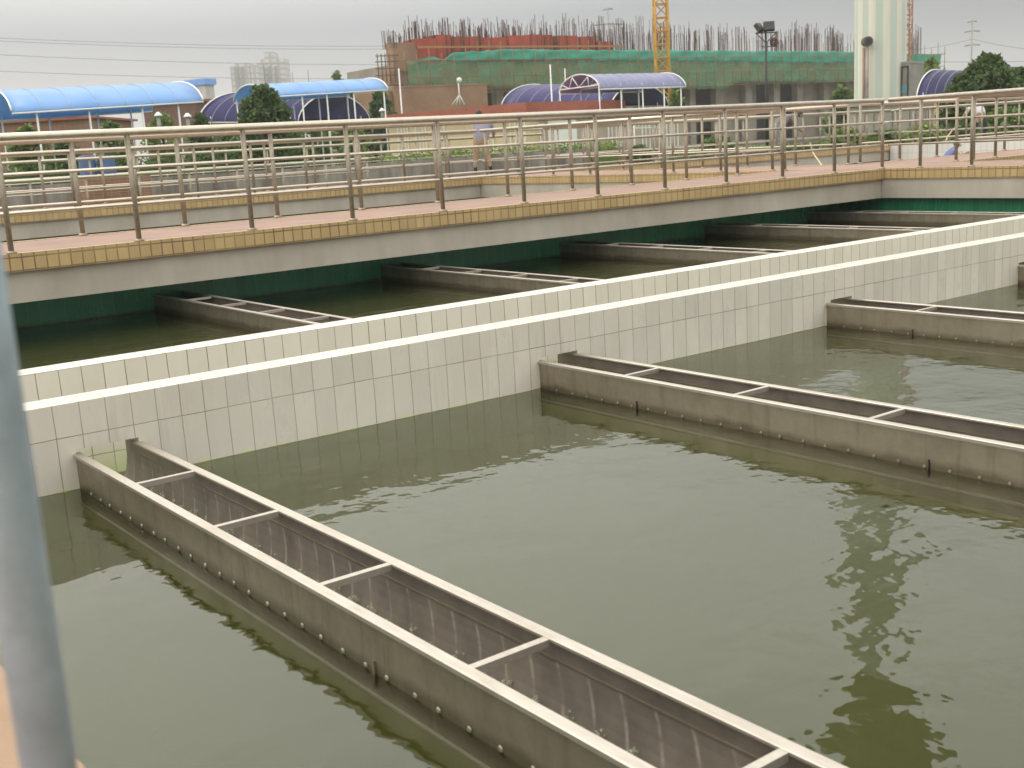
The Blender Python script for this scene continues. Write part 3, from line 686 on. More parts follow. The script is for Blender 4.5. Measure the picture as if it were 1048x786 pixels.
tree_px("small_tree", 690, 95, 88, 26, GG, M['leaf_light'], "light green bush at the foot of the yellow mast", n=1600, seed=10, trunk=0.1, leaf=0.25)
for i, (px, yt, D, wp, mt, lb) in enumerate([
    (28, 131, 55, 44, 'leaf_light', "round bush at the far left under the large blue canopy"),
    (66, 140, 56, 30, 'leaf_mid', "small bush between the two left canopy posts"),
    (112, 126, 62, 40, 'leaf_mid', "bush behind the middle posts of the large blue canopy"),
    (165, 118, 66, 46, 'leaf_light', "broad bush below the right end of the large blue canopy"),
    (205, 118, 64, 34, 'leaf_dark', "dark bush left of the first purple canopy"),
    (318, 94, 92, 38, 'leaf_mid', "green tree seen between the first posts of the smaller blue canopy"),
    (352, 92, 90, 44, 'leaf_mid', "green tree seen in the middle of the smaller blue canopy"),
    (388, 96, 90, 40, 'leaf_dark', "dark tree seen at the right end of the smaller blue canopy"),
    (345, 76, 140, 30, 'leaf_mid', "distant treetop above the roof of the smaller blue canopy"),
    (362, 128, 58, 30, 'leaf_light', "light green shrub right of the dark bushy tree"),
    (300, 128, 57, 30, 'leaf_mid', "green shrub close beside the dark bushy tree"),
    (232, 136, 50, 34, 'leaf_mid', "low shrub left of the dark bushy tree")]):
    tree_px("bush", px, yt, D, wp, GZ if D < 75 else GG, M[mt], lb, n=2800, seed=30+i, trunk=0.08, leaf=0.14 if D < 80 else 0.3, group="bushes beyond the left railings", cat="bush")
def hedge(y0, x0, x1, z, dep, mat, label, seed, leaf=0.08, dens=420):
    rnd = random.Random(seed); bm = BM(); box(bm, x0, y0+0.12, GZ, x1, y0+dep-0.12, GZ+(z-GZ)*0.8); n = int((x1-x0)*dens)
    for _ in range(n):
        p = Vector((rnd.uniform(x0, x1), y0+rnd.random()*dep, GZ+(z-GZ)*(rnd.random()**0.5)*(1+0.12*math.sin(rnd.random()*6))))
        a = Vector((rnd.uniform(-1,1), rnd.uniform(-1,1), rnd.uniform(-0.3,1))).normalized(); b_ = a.cross(Vector((rnd.uniform(-1,1), rnd.uniform(-1,1), 0.3))).normalized()
        bm.faces.new([bm.verts.new(p+a*leaf), bm.verts.new(p+b_*leaf*.5), bm.verts.new(p-a*leaf), bm.verts.new(p-b_*leaf*.5)])
    return tag(link("hedge", bm, mat), label, "hedge", "clipped hedges on the lawn")
hz = at_y(450, 157, 38).z
hedge(38, at_y(398, 160, 38).x, at_y(640, 150, 38).x, hz, 1.2, M['leaf_light'], "bright green clipped hedge in front of the beige house", 50)
hedge(44, at_y(0, 180, 44).x, at_y(250, 168, 44).x, at_y(100, 166, 44).z, 1.0, M['leaf_dark'], "dark clipped hedge beyond the grey wall at the left", 51, dens=260)
hedge(33.5, 34.5, 60, 0.95, 1.3, M['leaf_mid'], "clipped hedge on the lawn right of the bright green one", 52, leaf=0.1, dens=260)
for i, (px, yt, D, wp, mt) in enumerate([(655,150,56,30,'leaf_dark'), (735,140,60,40,'leaf_mid'), (865,132,50,44,'leaf_light'), (905,134,48,40,'leaf_mid'), (945,130,50,46,'leaf_light'), (1030,112,50,60,'leaf_mid'), (985,128,52,44,'leaf_dark')]):
    lb = ["dark round shrub on the lawn below the lilac canopy", "green shrub on the lawn between the yellow mast and the floodlight", "light green shrub in front of the low grey building", "mid green shrub just below the striped tower", "light green shrub right of the striped tower", "broad green shrub at the right edge behind the worker in white", "dark shrub between the beige wall and the worker in white"][i]
    tree_px("shrub", px, yt, D, wp, GZ, M[mt], lb, n=1800, seed=70+i, trunk=0.05, leaf=0.13, group="shrubs on the right lawn", cat="shrub")

# ---- building under construction
CA = pd(408, 70, 125); CB = pd(962, 70, 185); CA.z = CB.z = 0
cu = (CB-CA).normalized(); cv = Vector((-cu.y, cu.x, 0)); cv = cv if cv.dot(FWD2) > 0 else -cv
CL = (CB-CA).length
def cs(px, py): 
    q = on_line(px, py, CA, CB); return (q-CA).dot(cu), q.z
site = empty("construction_site", (CA.x, CA.y, GG), "unfinished concrete building wrapped in green netting with red formwork and rebar on top", "building")
ztop = cs(500, 62)[1]
M['shell'] = rough_mat("raw_concrete_shell", (0.30,0.27,0.23), (0.20,0.175,0.15), 0.5, 0.9, 7)
def seg(name, s0, s1, z0, z1, d0, d1, mat):
    bm = BM(); obox(bm, CA+cu*(s0+s1)/2+cv*(d0+d1)/2, cu, (s1-s0)/2, (d1-d0)/2, z0, z1); return link(name, bm, mat, site)
zn = cs(600, 89)[1]
s_l = cs(500, 90)[0]
seg("upper_floors", 1.0, CL, zn, ztop, 1.2, 14, M['shell'])
seg("interior_shade_block", s_l, CL, GG, zn-0.002, 6, 13, M['dark'])  # solid block; the unlit depth behind the columns is put into its colour
seg("ground_slab", 0, CL, GG, GG+1.3, 3, 14, M['shell'])
k = s_l+2
while k < CL-1:
    wcol = random.uniform(0.8, 1.3); seg("column", k, k+wcol, GG+1.3, zn-0.004, 1.6, 2.6, M['shell']); k += random.choice((3.6, 4.4, 5.2))
for px0, px1 in ((752, 790), (838, 905)):
    seg("infill_wall", cs(px0, 90)[0], cs(px1, 90)[0], GG+1.3, zn-0.006, 2.8, 3.1, M['shell'])
# scaffold poles behind the net
rnd = random.Random(4); bm = BM(); s = 0.3
while s < CL:
    p = CA+cu*s+cv*0.5; p = p-cv*1.25; tube(bm, [(p.x, p.y, zn-0.8 if s > s_l else zn-2), (p.x, p.y, cs(600, 44)[1]+rnd.uniform(-1.3, .6))], 0.045, 5); s += 1.5
for zz in [zn-0.3+1.7*i for i in range(6)]:
    p, q_ = CA+cu*0-cv*0.82, CA+cu*CL-cv*0.82
    if zz < ztop+1: tube(bm, [(p.x, p.y, zz), (q_.x, q_.y, zz)], 0.04, 5)
link("scaffolding", bm, plain("bamboo_poles", (0.24,0.15,0.07), (0.16,0.10,0.05)), site)
def net_mat(name, c, c2, alpha):
    m, n, b = newmat(name); t = N(n, "ShaderNodeTexCoord")
    v = noise(n, t.outputs["Object"], 0.35, 6, 0.7, (1,1,1.5)); cc = mixc(n, ramp(n, v, 0.35, 0.65), c, c2)
    n.links.new(cc, b.inputs["Base Color"]); b.inputs["Roughness"].default_value = 0.8
    tr = N(n, "ShaderNodeBsdfTransparent"); mx = N(n, "ShaderNodeMixShader")
    n.links.new(ramp(n, noise(n, t.outputs["Object"], 0.5, 5), 0.3, 0.7, alpha-0.18, alpha+0.12), mx.inputs[0]); n.links.new(tr.outputs[0], mx.inputs[1]); n.links.new(b.outputs[0], mx.inputs[2])
    n.links.new(mx.outputs[0], n.nodes["Material Output"].inputs[0]); return m
M['net_low'] = net_mat("green_debris_net", (0.09,0.32,0.19), (0.22,0.25,0.12), 0.66)
M['net_top'] = net_mat("bright_green_net_fold", (0.04,0.42,0.30), (0.05,0.30,0.21), 0.85)
def net(name, s0, s1, ztf, zbf, off, mat, seed):
    rnd = random.Random(seed); bm = BM(); cols = []; s = s0; ph = rnd.uniform(0, 6)
    while s <= s1:
        wob = 0.08*math.sin(s*1.9+ph)+0.05*math.sin(s*4.3); zt, zb = ztf(s)+rnd.uniform(-.06,.06), zbf(s)+rnd.uniform(-.1,.1); col_ = []
        for j in range(7):
            f = j/6; p = CA+cu*s-cv*(off+wob*math.sin(f*3.1)+0.05*math.sin(j+s)); col_.append(bm.verts.new((p.x, p.y, zt+(zb-zt)*f)))
        cols.append(col_); s += 0.55
    for a, b_ in zip(cols, cols[1:]):
        for j in range(6): f = bm.faces.new((a[j], b_[j], b_[j+1], a[j+1])); f.smooth = True
    o = link(name, bm, mat, site); md = o.modifiers.new("thickness", 'SOLIDIFY'); md.thickness = 0.02; return o
def interp(pts):
    P_ = [cs(x, y) for x, y in pts]
    def f(s):
        if s <= P_[0][0]: return P_[0][1]
        for (a, za), (b_, zb) in zip(P_, P_[1:]):
            if s <= b_: return za+(zb-za)*(s-a)/max(1e-6, b_-a)
        return P_[-1][1]
    return f
low_b = interp([(417,88),(500,90),(740,91),(755,84),(962,84)]); mid = interp([(417,63),(470,63),(640,62),(800,64),(962,66)])
top_f = interp([(417,62),(440,58),(452,62),(462,54),(520,51),(700,52),(850,53),(962,56)])
s1_ = cs(745, 80)[0]
net("safety_net", cs(417, 80)[0], CL-0.1, mid, low_b, 0.15, M['net_low'], 1)
net("safety_net", cs(425, 60)[0], CL, top_f, mid, 0.45, M['net_top'], 2)
# second floor behind the net: red formwork
M['form'] = rough_mat("red_formwork_boards", (0.44,0.07,0.035), (0.27,0.05,0.03), 0.8, 0.85, 6)
for a, b_, yt in ((432,452,38),(453,468,34),(469,497,36),(499,525,37),(527,548,35),(549,573,34),(578,599,35),(602,616,36),(620,634,41)):
    s0, z1_ = cs(a, yt); seg("formwork_panel", s0, cs(b_, yt)[0], ztop+0.003, z1_, 1.0+random.random()*0.6, 4.2, M['form'])
seg("parapet_wall", cs(407,60)[0], cs(432,60)[0], cs(420,72)[1], cs(420,50)[1], 0.9, 2.4, M['tan_wall'])
seg("parapet_wall", cs(408,60)[0], cs(440,60)[0], cs(420,50)[1]+0.003, cs(430,42)[1], 1.4, 2.6, M['tan_wall'])
seg("ledger_rail", cs(430,50)[0], cs(640,50)[0], cs(500,48.5)[1], cs(500,46.5)[1], 0.3, 0.5, plain("ochre_ledger", (0.38,0.20,0.08)))
# rebar bundles
px = 408; nb = 0
while px < 965:
    s0, zt = cs(px, random.uniform(10, 20) if 430 < px < 700 else random.uniform(18, 30)); 
    if px < 430: zt = cs(px, 28)[1]
    bm = BM(); zb = ztop if px > 440 else cs(px, 45)[1]
    for _ in range(random.randint(12, 20)):
        q_ = CA+cu*(s0+random.gauss(0, .33))+cv*random.uniform(1.2, 3); hh = zb+(zt-zb)*random.uniform(0.55, 1.0)
        tube(bm, [(q_.x, q_.y, zb-0.3), (q_.x+random.uniform(-.12,.12), q_.y, hh)], 0.038, 4, cap=False)
    link("rebar_bundle", bm, M['rebar'], site); nb += 1
    px += random.choice((6, 8, 10, 13)) if 430 < px < 720 else random.choice((9, 12, 16, 20))
# thin single bars and low frames between bundles
bm = BM()
for _ in range(240):
    px = random.uniform(432, 960); s0, zt = cs(px, random.uniform(24, 44)); q_ = CA+cu*s0+cv*random.uniform(1, 8)
    tube(bm, [(q_.x, q_.y, ztop-0.2), (q_.x, q_.y, zt)], 0.028, 4, cap=False)
o = link("starter_bars", bm, M['rebar'], site); o["kind"] = "stuff"
# open scaffold at the left corner
bm = BM()
for px in (387, 391, 395, 399, 404): 
    p = pd(px, 70, 124); tube(bm, [(p.x, p.y, pd(px, 85, 124).z), (p.x, p.y, pd(px, 55, 124).z)], 0.06, 5)
for py in (57, 63, 70, 77): tube(bm, [pd(384, py+.5, 124), pd(408, py-.5, 124)], 0.055, 5)
link("corner_scaffold", bm, M['bark'], site)
seg("side_bay", -0.6, 1.0, cs(400,86)[1], cs(400,72)[1], 1, 3, M['tan_wall'])
# tan hoarding wall in front of the site
hw_, A_, u_, v_, L_ = building("hoarding", pd(404, 100, 112), pd(499, 100, 116), 0.4, GG, pd(450, 88.5, 114).z, M['tan_wall'], "tan brick hoarding wall below the green netting at the left", M['tan_wall'], cat="wall", eave=0.05, roofh=0.15)

# ---- lattice masts
def lattice(name, p, w_, z0, z1, mat, label, cat, step=None, r=0.05, group=None):
    root = empty(name, (p.x, p.y, z0), label, cat, group); h = w_/2; step = step or w_
    cor = [Vector((p.x, p.y, 0))+RG2*a*h+FWD2*b_*h for a, b_ in ((-1,-1),(1,-1),(1,1),(-1,1))]
    bm = BM()
    for c in cor: tube(bm, [(c.x, c.y, z0), (c.x, c.y, z1)], r*1.5, 6)
    link("mast_leg", bm, mat, root)
    bm = BM(); z = z0; i = 0
    while z < z1-step:
        for k in range(4):
            a, b_ = cor[k], cor[(k+1) % 4]
            if i % 2: a, b_ = b_, a
            tube(bm, [(a.x, a.y, z), (b_.x, b_.y, z+step)], r, 4, cap=False); tube(bm, [(a.x, a.y, z+step), (b_.x, b_.y, z+step)], r, 4, cap=False)
        z += step; i += 1
    link("lattice_bracing", bm, mat, root); return root
M['crane_yellow'] = plain("crane_yellow", (0.55,0.30,0.03), (0.44,0.23,0.03))
M['crane_rust'] = plain("rusty_orange_crane", (0.46,0.24,0.13), (0.36,0.17,0.10))
p = pd(677.5, 60, 118); lattice("tower_crane", p, 1.25, GG, 19.5, M['crane_yellow'], "yellow lattice tower crane mast rising in front of the green netting", "crane", 1.25, 0.06)
p = pd(927, 40, 160); lattice("tower_crane", p, 1.2, GG, 44, M['crane_rust'], "rusty orange lattice mast right behind the striped tower", "crane", 1.2, 0.06)

# ---- striped water tower
TD = 80; tp = pd(901, 60, TD); TR = 23.5/FPX*TD*1.02
tw = empty("water_tower", (tp.x, tp.y, GZ), "tall water tower shaft with pale cream and green vertical stripes", "tower")
bm = BM(); ns = 132
def shaft_r(k): return TR*(1.0-0.035*(0.5-0.5*math.cos(k/ns*2*math.pi*11)))
Z = [GZ-0.2, 10, 20, 30, 37.5]
rings = [[bm.verts.new((tp.x+math.cos(2*math.pi*k/ns)*shaft_r(k)*(1-0.002*z), tp.y+math.sin(2*math.pi*k/ns)*shaft_r(k)*(1-0.002*z), z)) for k in range(ns)] for z in Z]
for a, b_ in zip(rings, rings[1:]):
    for k in range(ns):
        f = bm.faces.new((a[k], a[(k+1)%ns], b_[(k+1)%ns], b_[k])); f.material_index = 1 if math.cos(2*math.pi*(k+0.5)/ns*11) < -0.05 else 0; f.smooth = True
link("shaft", bm, [rough_mat("cream_tower_paint", (0.70,0.675,0.59), (0.61,0.585,0.51), 0.7, 0.75, 7, (1,1,0.12)), rough_mat("pale_green_tower_paint", (0.47,0.53,0.48), (0.53,0.57,0.52), 0.7, 0.75, 7, (1,1,0.12))], tw)
bm = BM()
prof = [(TR, 37.3), (TR*1.25, 38.4), (TR*2.6, 42.5), (TR*2.75, 43.2), (TR*2.75, 47.0), (TR*2.5, 47.6), (TR*1.0, 50.0), (0.01, 50.4)]
rings = [[bm.verts.new((tp.x+math.cos(2*math.pi*k/48)*r_, tp.y+math.sin(2*math.pi*k/48)*r_, z)) for k in range(48)] for r_, z in prof]
for a, b_ in zip(rings, rings[1:]):
    for k in range(48): f = bm.faces.new((a[k], a[(k+1)%48], b_[(k+1)%48], b_[k])); f.smooth = True
link("tank", bm, rough_mat("tank_paint", (0.50,0.47,0.38), (0.42,0.40,0.33), 0.7, 0.8), tw)
q1 = pd(887, 47, TD-TR-0.25); q0 = pd(889, 110, TD-TR-0.25)
bm = BM(); tube(bm, [(q1.x, q1.y, GZ), (q1.x, q1.y, q1.z)], 0.13, 10); pp = link("down_pipe", bm, plain("worn_grey_pipe", (0.40,0.36,0.32), (0.2,0.17,0.15)), tw)
q2 = q1-RG2*0.19; bm = BM(); tube(bm, [(q2.x, q2.y, GZ), (q2.x, q2.y, q1.z-0.1)], 0.07, 8); link("down_pipe", bm, plain("red_brown_pipe", (0.30,0.18,0.13)), tw)
c = pd(887.5, 42.5, TD-TR-0.25); bm = BM(); tube(bm, [c-FWD2*0.25, c+FWD2*0.3], 0.30, 20); link("horn_drum", bm, plain("dark_drum", (0.13,0.10,0.08)), tw)
bm = BM(); tube(bm, [c-FWD2*0.30, c-FWD2*0.251], 0.2, 16); link("drum_face", bm, M['black_metal'], tw)
A = pd(912.5, 90, TD-0.8); B = pd(931, 90, TD-1.2)
an, A_, u_, v_, L_ = building("tower_annex", A, B, 2.4, GZ-0.1, pd(920, 65.5, TD-1).z, rough_mat("annex_concrete", (0.30,0.28,0.25), (0.22,0.20,0.18), 1, 0.85), "narrow grey concrete annex with a blue window against the striped tower", M['concrete'], eave=0.03, roofh=0.12)
window(an, A_, u_, v_, L_*0.55, L_*0.93, GZ+1.2, pd(920, 68, TD-1).z, bars=0, frame=M['black_metal'])
bm = BM(); obox(bm, A_+u_*L_*0.74-v_*0.05, u_, L_*0.15, 0.02, pd(920, 96, TD-1).z, pd(920, 88, TD-1).z); link("blue_panel", bm, plain("teal_panel", (0.10,0.28,0.34)), an)

# low grey building and beige wall below the tower
gb, A_, u_, v_, L_ = building("pump_house", pd(868, 130, 66), pd(955, 130, 64), 6, GZ-0.2, pd(910, 107, 65).z, rough_mat("grey_plaster", (0.34,0.31,0.28), (0.26,0.24,0.21), 1, 0.85), "low grey pump house with dark windows at the foot of the striped tower", M['concrete'], eave=0.15, roofh=0.15)
for f0, f1 in ((0.08, 0.2), (0.3, 0.42), (0.52, 0.6), (0.72, 0.80), (0.86, 0.95)): window(gb, A_, u_, v_, L_*f0, L_*f1, GZ+0.9, GZ+1.9, frame=M['concrete'])
bw_, A_, u_, v_, L_ = building("beige_outbuilding", pd(955.5, 130, 60), pd(986, 130, 60), 4, GZ-0.2, pd(970, 102, 60).z, M['beige'], "plain beige outbuilding in front of the right purple canopy", M['white_paint'], eave=0.1, roofh=0.12)

# ---- floodlight mast
fp = pd(784, 60, 58); fl = empty("floodlight_mast", (fp.x, fp.y, GZ), "slim dark mast with two square floodlights above the green netting", "floodlight")
zt = pd(784, 31, 58).z
bm = BM(); tube(bm, [(fp.x, fp.y, GZ), (fp.x, fp.y, zt)], [0.075, 0.05], 8); link("pole", bm, M['black_metal'], fl)
bm = BM(); tube(bm, [pd(773, 34, 58), pd(796, 33, 58)], 0.03, 6); tube(bm, [pd(784, 44, 58), pd(774, 34.5, 58)], 0.022, 6); tube(bm, [pd(784, 44, 58), pd(794, 33.5, 58)], 0.022, 6); tube(bm, [pd(779, 48, 58), pd(796, 47, 58)], 0.025, 6); link("cross_arm", bm, M['black_metal'], fl)
def flood(c, yaw, tilt, w_, h_):
    bm = BM(); box(bm, -w_/2, -0.10, -h_/2, w_/2, 0.10, h_/2); 
    mt = Matrix.Translation(c) @ Matrix.Rotation(yaw, 4, 'Z') @ Matrix.Rotation(tilt, 4, 'X')
    bmesh.ops.transform(bm, matrix=mt, verts=bm.verts); hd = link("lamp_housing", bm, M['black_metal'], fl)
    bm = BM(); box(bm, -w_/2+0.05, -0.115, -h_/2+0.05, w_/2-0.05, -0.103, h_/2-0.05); bmesh.ops.transform(bm, matrix=mt, verts=bm.verts)
    g = link("lamp_glass", bm, plain("lamp_glass_grey", (0.42,0.44,0.38), (0.32,0.33,0.29), 0.2), None); g.parent = hd; g.matrix_parent_inverse = Matrix.Translation(fl.location).inverted()
ya = math.atan2(FWD2.y, FWD2.x)-math.pi/2
flood(pd(787, 27, 58), ya-0.1, R(-25), 0.50, 0.42); flood(pd(777, 28.5, 58), ya+0.9, R(-35), 0.45, 0.40)
# caged junction on the mast
bm = BM(); c = pd(792, 43, 58); bmesh.ops.create_icosphere(bm, subdivisions=1, radius=0.2, matrix=Matrix.Translation(c)); o = link("cable_coil", bm, M['rebar'], fl); o.modifiers.new("w", 'WIREFRAME').thickness = 0.05

# ---- small things on poles
def pole_thing(px, ytop, ybot, D, label):
    a = pd(px, ytop, D); z0 = pd(px, ybot, D).z; root = empty("vent_pipe", (a.x, a.y, z0), label, "vent", "mushroom vents")
    bm = BM(); tube(bm, [(a.x, a.y, z0), (a.x, a.y, a.z)], 0.07, 10); link("pipe", bm, M['concrete'], root)
    bm = BM(); tube(bm, [(a.x, a.y, a.z), (a.x, a.y, a.z+0.05), (a.x, a.y, a.z+0.16)], [0.16, 0.15, 0.04], 12); link("cap", bm, M['white_paint'], root)
pole_thing(162, 119, 140, 48, "left one of two white capped vent pipes under the large blue canopy")
pole_thing(192, 120, 140, 48, "right one of two white capped vent pipes near the purple canopy")
pole_thing(391, 114, 122, 60, "white capped vent pipe at the right end of the smaller blue canopy")
lt = pd(469, 82, 62); root = empty("tripod_lamp", (lt.x, lt.y, pd(469,107,62).z), "white globe lamp on a tripod standing on the red roof", "lamp")
bm = BM(); tube(bm, [(lt.x, lt.y, pd(469,107,62).z), (lt.x, lt.y, lt.z)], 0.035, 6); link("pole", bm, M['white_paint'], root)
for dx in (-6, -2.2, 6.5):
    bm = BM(); tube(bm, [pd(469+dx, 107, 62), (lt.x, lt.y, pd(469, 97, 62).z)], 0.025, 6); link("leg", bm, M['white_paint'], root)
bm = BM(); bmesh.ops.create_uvsphere(bm, u_segments=14, v_segments=10, radius=0.14, matrix=Matrix.Translation(pd(470, 82, 62))); link("globe", bm, M['white_paint'], root, smooth=True)
for px, yt, yb, D, lb in ((563, 66, 108, 75, "left one of two thin light poles by the low purple canopy"), (578, 70, 98, 95, "right one of two thin light poles by the low purple canopy"), (408, 70, 110, 80, "thin pale pole in front of the tan hoarding wall"), (315, 72, 110, 100, "left one of two thin poles above the smaller blue canopy"), (299, 74, 110, 100, "thin pole just right of the high rise blocks"), (333, 70, 110, 100, "right one of two thin poles above the smaller blue canopy"))[:5]:
    a = pd(px, yt, D); bm = BM(); tube(bm, [(a.x, a.y, GG), (a.x, a.y, a.z)], [0.07, 0.04], 6); tag(link("light_pole", bm, M['white_paint'] if px > 340 else M['concrete']), lb, "pole", "thin poles behind the basins")

# ---- pylons, power lines
def pylon(px, ytop, ybot, D, arms, label):
    a = pd(px, ytop, D); root = empty("pylon", (a.x, a.y, GG), label, "pylon")
    bm = BM(); tube(bm, [(a.x, a.y, GG), (a.x, a.y, a.z)], [0.0010*D, 0.0006*D], 6); link("pole", bm, M['concrete'], root)
    for y, w_ in arms:
        bm = BM(); l_, m_, r_ = pd(px-w_, y+1, D), pd(px, y-0.8, D), pd(px+w_, y-0.2, D); tube(bm, [l_, m_, r_], 0.00065*D, 5); link("cross_arm", bm, M['concrete'], root)
    return a
pylon(622, 8, 60, 230, ((9.5, 5), (25, 15)), "grey power pylon with two cross arms above the red formwork")
pylon(995, 20, 70, 330, ((22, 5), (32, 8), (46, 8)), "distant power pylon with three arms above the large dark tree")
M['wire'] = plain("power_wire", (0.22,0.22,0.23))
wires = [((-40, 37), (420, 47), "topmost", "left"), ((-40, 40), (420, 50), "second", "left"), ((-40, 54), (420, 66), "third", "left"), ((-40, 71), (420, 80), "lowest", "left"),
         ((900, 52), (995, 40), "upper", "right"), ((995, 40), (1100, 52), "middle", "right"), ((900, 60), (1100, 60), "lower", "right")]
for (a, b_), (c, d_), nm, sd_ in wires:
    D = 260; P0 = pd(a, b_, D); P1 = pd(c, d_, D+10); pts = []
    for k in range(13):
        t_ = k/12; q_ = P0.lerp(P1, t_); q_.z -= 4*0.7*t_*(1-t_); pts.append(q_)
    bm = BM(); tube(bm, pts, 0.045, 4, cap=False)
    tag(link("power_line", bm, M['wire']), f"{nm} of the thin power lines crossing the sky at the {sd_}", "power line", "power lines in the sky")

# ---- far high rises
def highrise(px0, px1, steps, D, label):
    root = empty("high_rise", pd((px0+px1)/2, 100, D).to_tuple()[:2]+(GG,), label, "building", "hazy high rise blocks")
    mt = tiles("hazy_facade", (0.52,0.51,0.50), (0.44,0.44,0.45), (0.26,0.27,0.29), 3.4, 3.0, 0, 0, rough=0.7, joint=0.7, bmp=0.0)
    c = pd((px0+px1)/2, 100, D); k = D/FPX
    u = RG2; 
    bm = BM()
    for a, b_, yt in steps:
        cc = pd((a+b_)/2, yt, D); obox(bm, cc+FWD2*8, u, (b_-a)/2*k, 8, GG, cc.z)
    link("tower_block", bm, mt, root)
    for j in range(3):
        f = px0+(px1-px0)*(0.25+0.25*j); bm = BM(); cc = pd(f, 80, D); obox(bm, cc-FWD2*0.15, u, 0.9, 0.5, GG, pd(f, steps[1][2]+4 if len(steps) > 1 else 70, D).z); link("facade_strip", bm, plain("strip_grey", (0.22,0.23,0.25)), root)  # darker grey strips laid on the front; nothing is cut into the block
highrise(236, 262, [(236, 262, 67), (240, 254, 64.5)], 640, "left hazy high rise block on the skyline")
highrise(263, 290, [(266, 290, 60), (262.5, 268, 64), (270, 279, 53)], 660, "right hazy high rise block, taller and stepped at the top")

# ---- people
def cloth(name, c): return rough_mat(name, c, tuple(x*0.8 for x in c), 9, 0.9, 5)
SKIN = rough_mat("skin", (0.36,0.21,0.14), (0.30,0.17,0.11), 8, 0.6); HAIR = rough_mat("black_hair", (0.015,0.012,0.010), (0.03,0.025,0.02), 30, 0.6)
def person(base, pts, edges, zones, mats, label, head, face):
    """pts: name -> ((right, away, up), radius); skinned into one continuous body"""
    root = empty("person", base, label, "person")
    W = lambda p: Vector(base)+RG2*p[0]+FWD2*p[1]+Vector((0, 0, p[2]))
    names = list(pts); me = bpy.data.meshes.new("body")
    me.from_pydata([W(pts[k][0]) for k in names], [(names.index(a), names.index(b_)) for a, b_ in edges], [])
    o = bpy.data.objects.new("body", me); COL.objects.link(o)
    sk = o.modifiers.new("skin", 'SKIN'); o.modifiers.new("sub", 'SUBSURF').levels = 2
    if not me.skin_vertices: me.attributes.new("skin", 'FLOAT', 'POINT') if False else None
    bmx = BM(); bmx.from_mesh(me); lay = bmx.verts.layers.skin.verify(); bmx.verts.ensure_lookup_table()
    for i, k in enumerate(names):
        r_ = pts[k][1]; bmx.verts[i][lay].radius = (r_, r_) if not isinstance(r_, tuple) else r_; bmx.verts[i][lay].use_root = (k == 'pelvis')
    bmx.to_mesh(me); bmx.free()
    dg = bpy.context.evaluated_depsgraph_get(); dg.update(); me2 = bpy.data.meshes.new_from_object(o.evaluated_get(dg)); o.modifiers.clear(); o.data = me2
    for m_ in mats: me2.materials.append(m_)
    P_ = {k: W(pts[k][0]) for k in names}
    for p in me2.polygons:
        p.use_smooth = True; c = p.center; best = 1e9; bz = 0
        for a, b_, z in zones:
            A_, B_ = P_[a], P_[b_]; d_ = B_-A_; t_ = max(0, min(1, (c-A_).dot(d_)/max(1e-6, d_.length_squared))); q_ = (c-(A_+d_*t_)).length
            if q_ < best: best = q_; bz = z
        p.material_index = bz
    o.parent = root; o.matrix_parent_inverse = Matrix.Translation(-Vector(base))
    hc = W(head); f = (RG2*face[0]+FWD2*face[1]+Vector((0, 0, face[2]))).normalized(); sx = f.cross(Vector((0,0,1))).normalized(); ux = sx.cross(f)
    mt = Matrix(((sx.x, f.x, ux.x, hc.x), (sx.y, f.y, ux.y, hc.y), (sx.z, f.z, ux.z, hc.z), (0,0,0,1)))
    bm = BM(); bmesh.ops.create_uvsphere(bm, u_segments=16, v_segments=12, radius=1, matrix=mt @ Matrix.Translation((0,-0.015,0.025)) @ Matrix.Diagonal((0.088,0.104,0.112,1)))
    kill = [v_ for v_ in bm.verts if (mt.inverted() @ v_.co).y > 0.045 and (mt.inverted() @ v_.co).z < 0.075 or (mt.inverted() @ v_.co).z < -0.06]
    bmesh.ops.delete(bm, geom=kill, context='VERTS'); link("hair", bm, HAIR, root, smooth=True)
    bm = BM()
    for x in (-0.032, 0.032): bmesh.ops.create_uvsphere(bm, u_segments=8, v_segments=6, radius=0.011, matrix=mt @ Matrix.Translation((x, 0.088, 0.01)))
    link("eyes", bm, M['dark'], root)
    bm = BM()
    bmesh.ops.create_cone(bm, segments=6, radius1=0.018, radius2=0.006, depth=0.04, cap_ends=True, matrix=mt @ Matrix.Translation((0, 0.098, -0.012)))
    for x in (-0.085, 0.085): bmesh.ops.create_uvsphere(bm, u_segments=8, v_segments=6, radius=0.022, matrix=mt @ Matrix.Translation((x, 0, 0)))
    link("nose_and_ears", bm, SKIN, root, smooth=True)
    return root
ARM = [('neck','shL'),('shL','elL'),('elL','wrL'),('wrL','hdL'),('neck','shR'),('shR','elR'),('elR','wrR'),('wrR','hdR')]
for S_ in 'LR':
    for k_ in '123': ARM.append(('hd'+S_, 'f'+S_+k_))
EDG = [('pelvis','waist'),('waist','chest'),('chest','neck'),('neck','jaw'),('jaw','crown')]+[(a if a != 'neck' else 'chest', b_) for a, b_ in ARM]+[('pelvis','hipL'),('hipL','knL'),('knL','anL'),('anL','toL'),('pelvis','hipR'),('hipR','knR'),('knR','anR'),('anR','toR')]
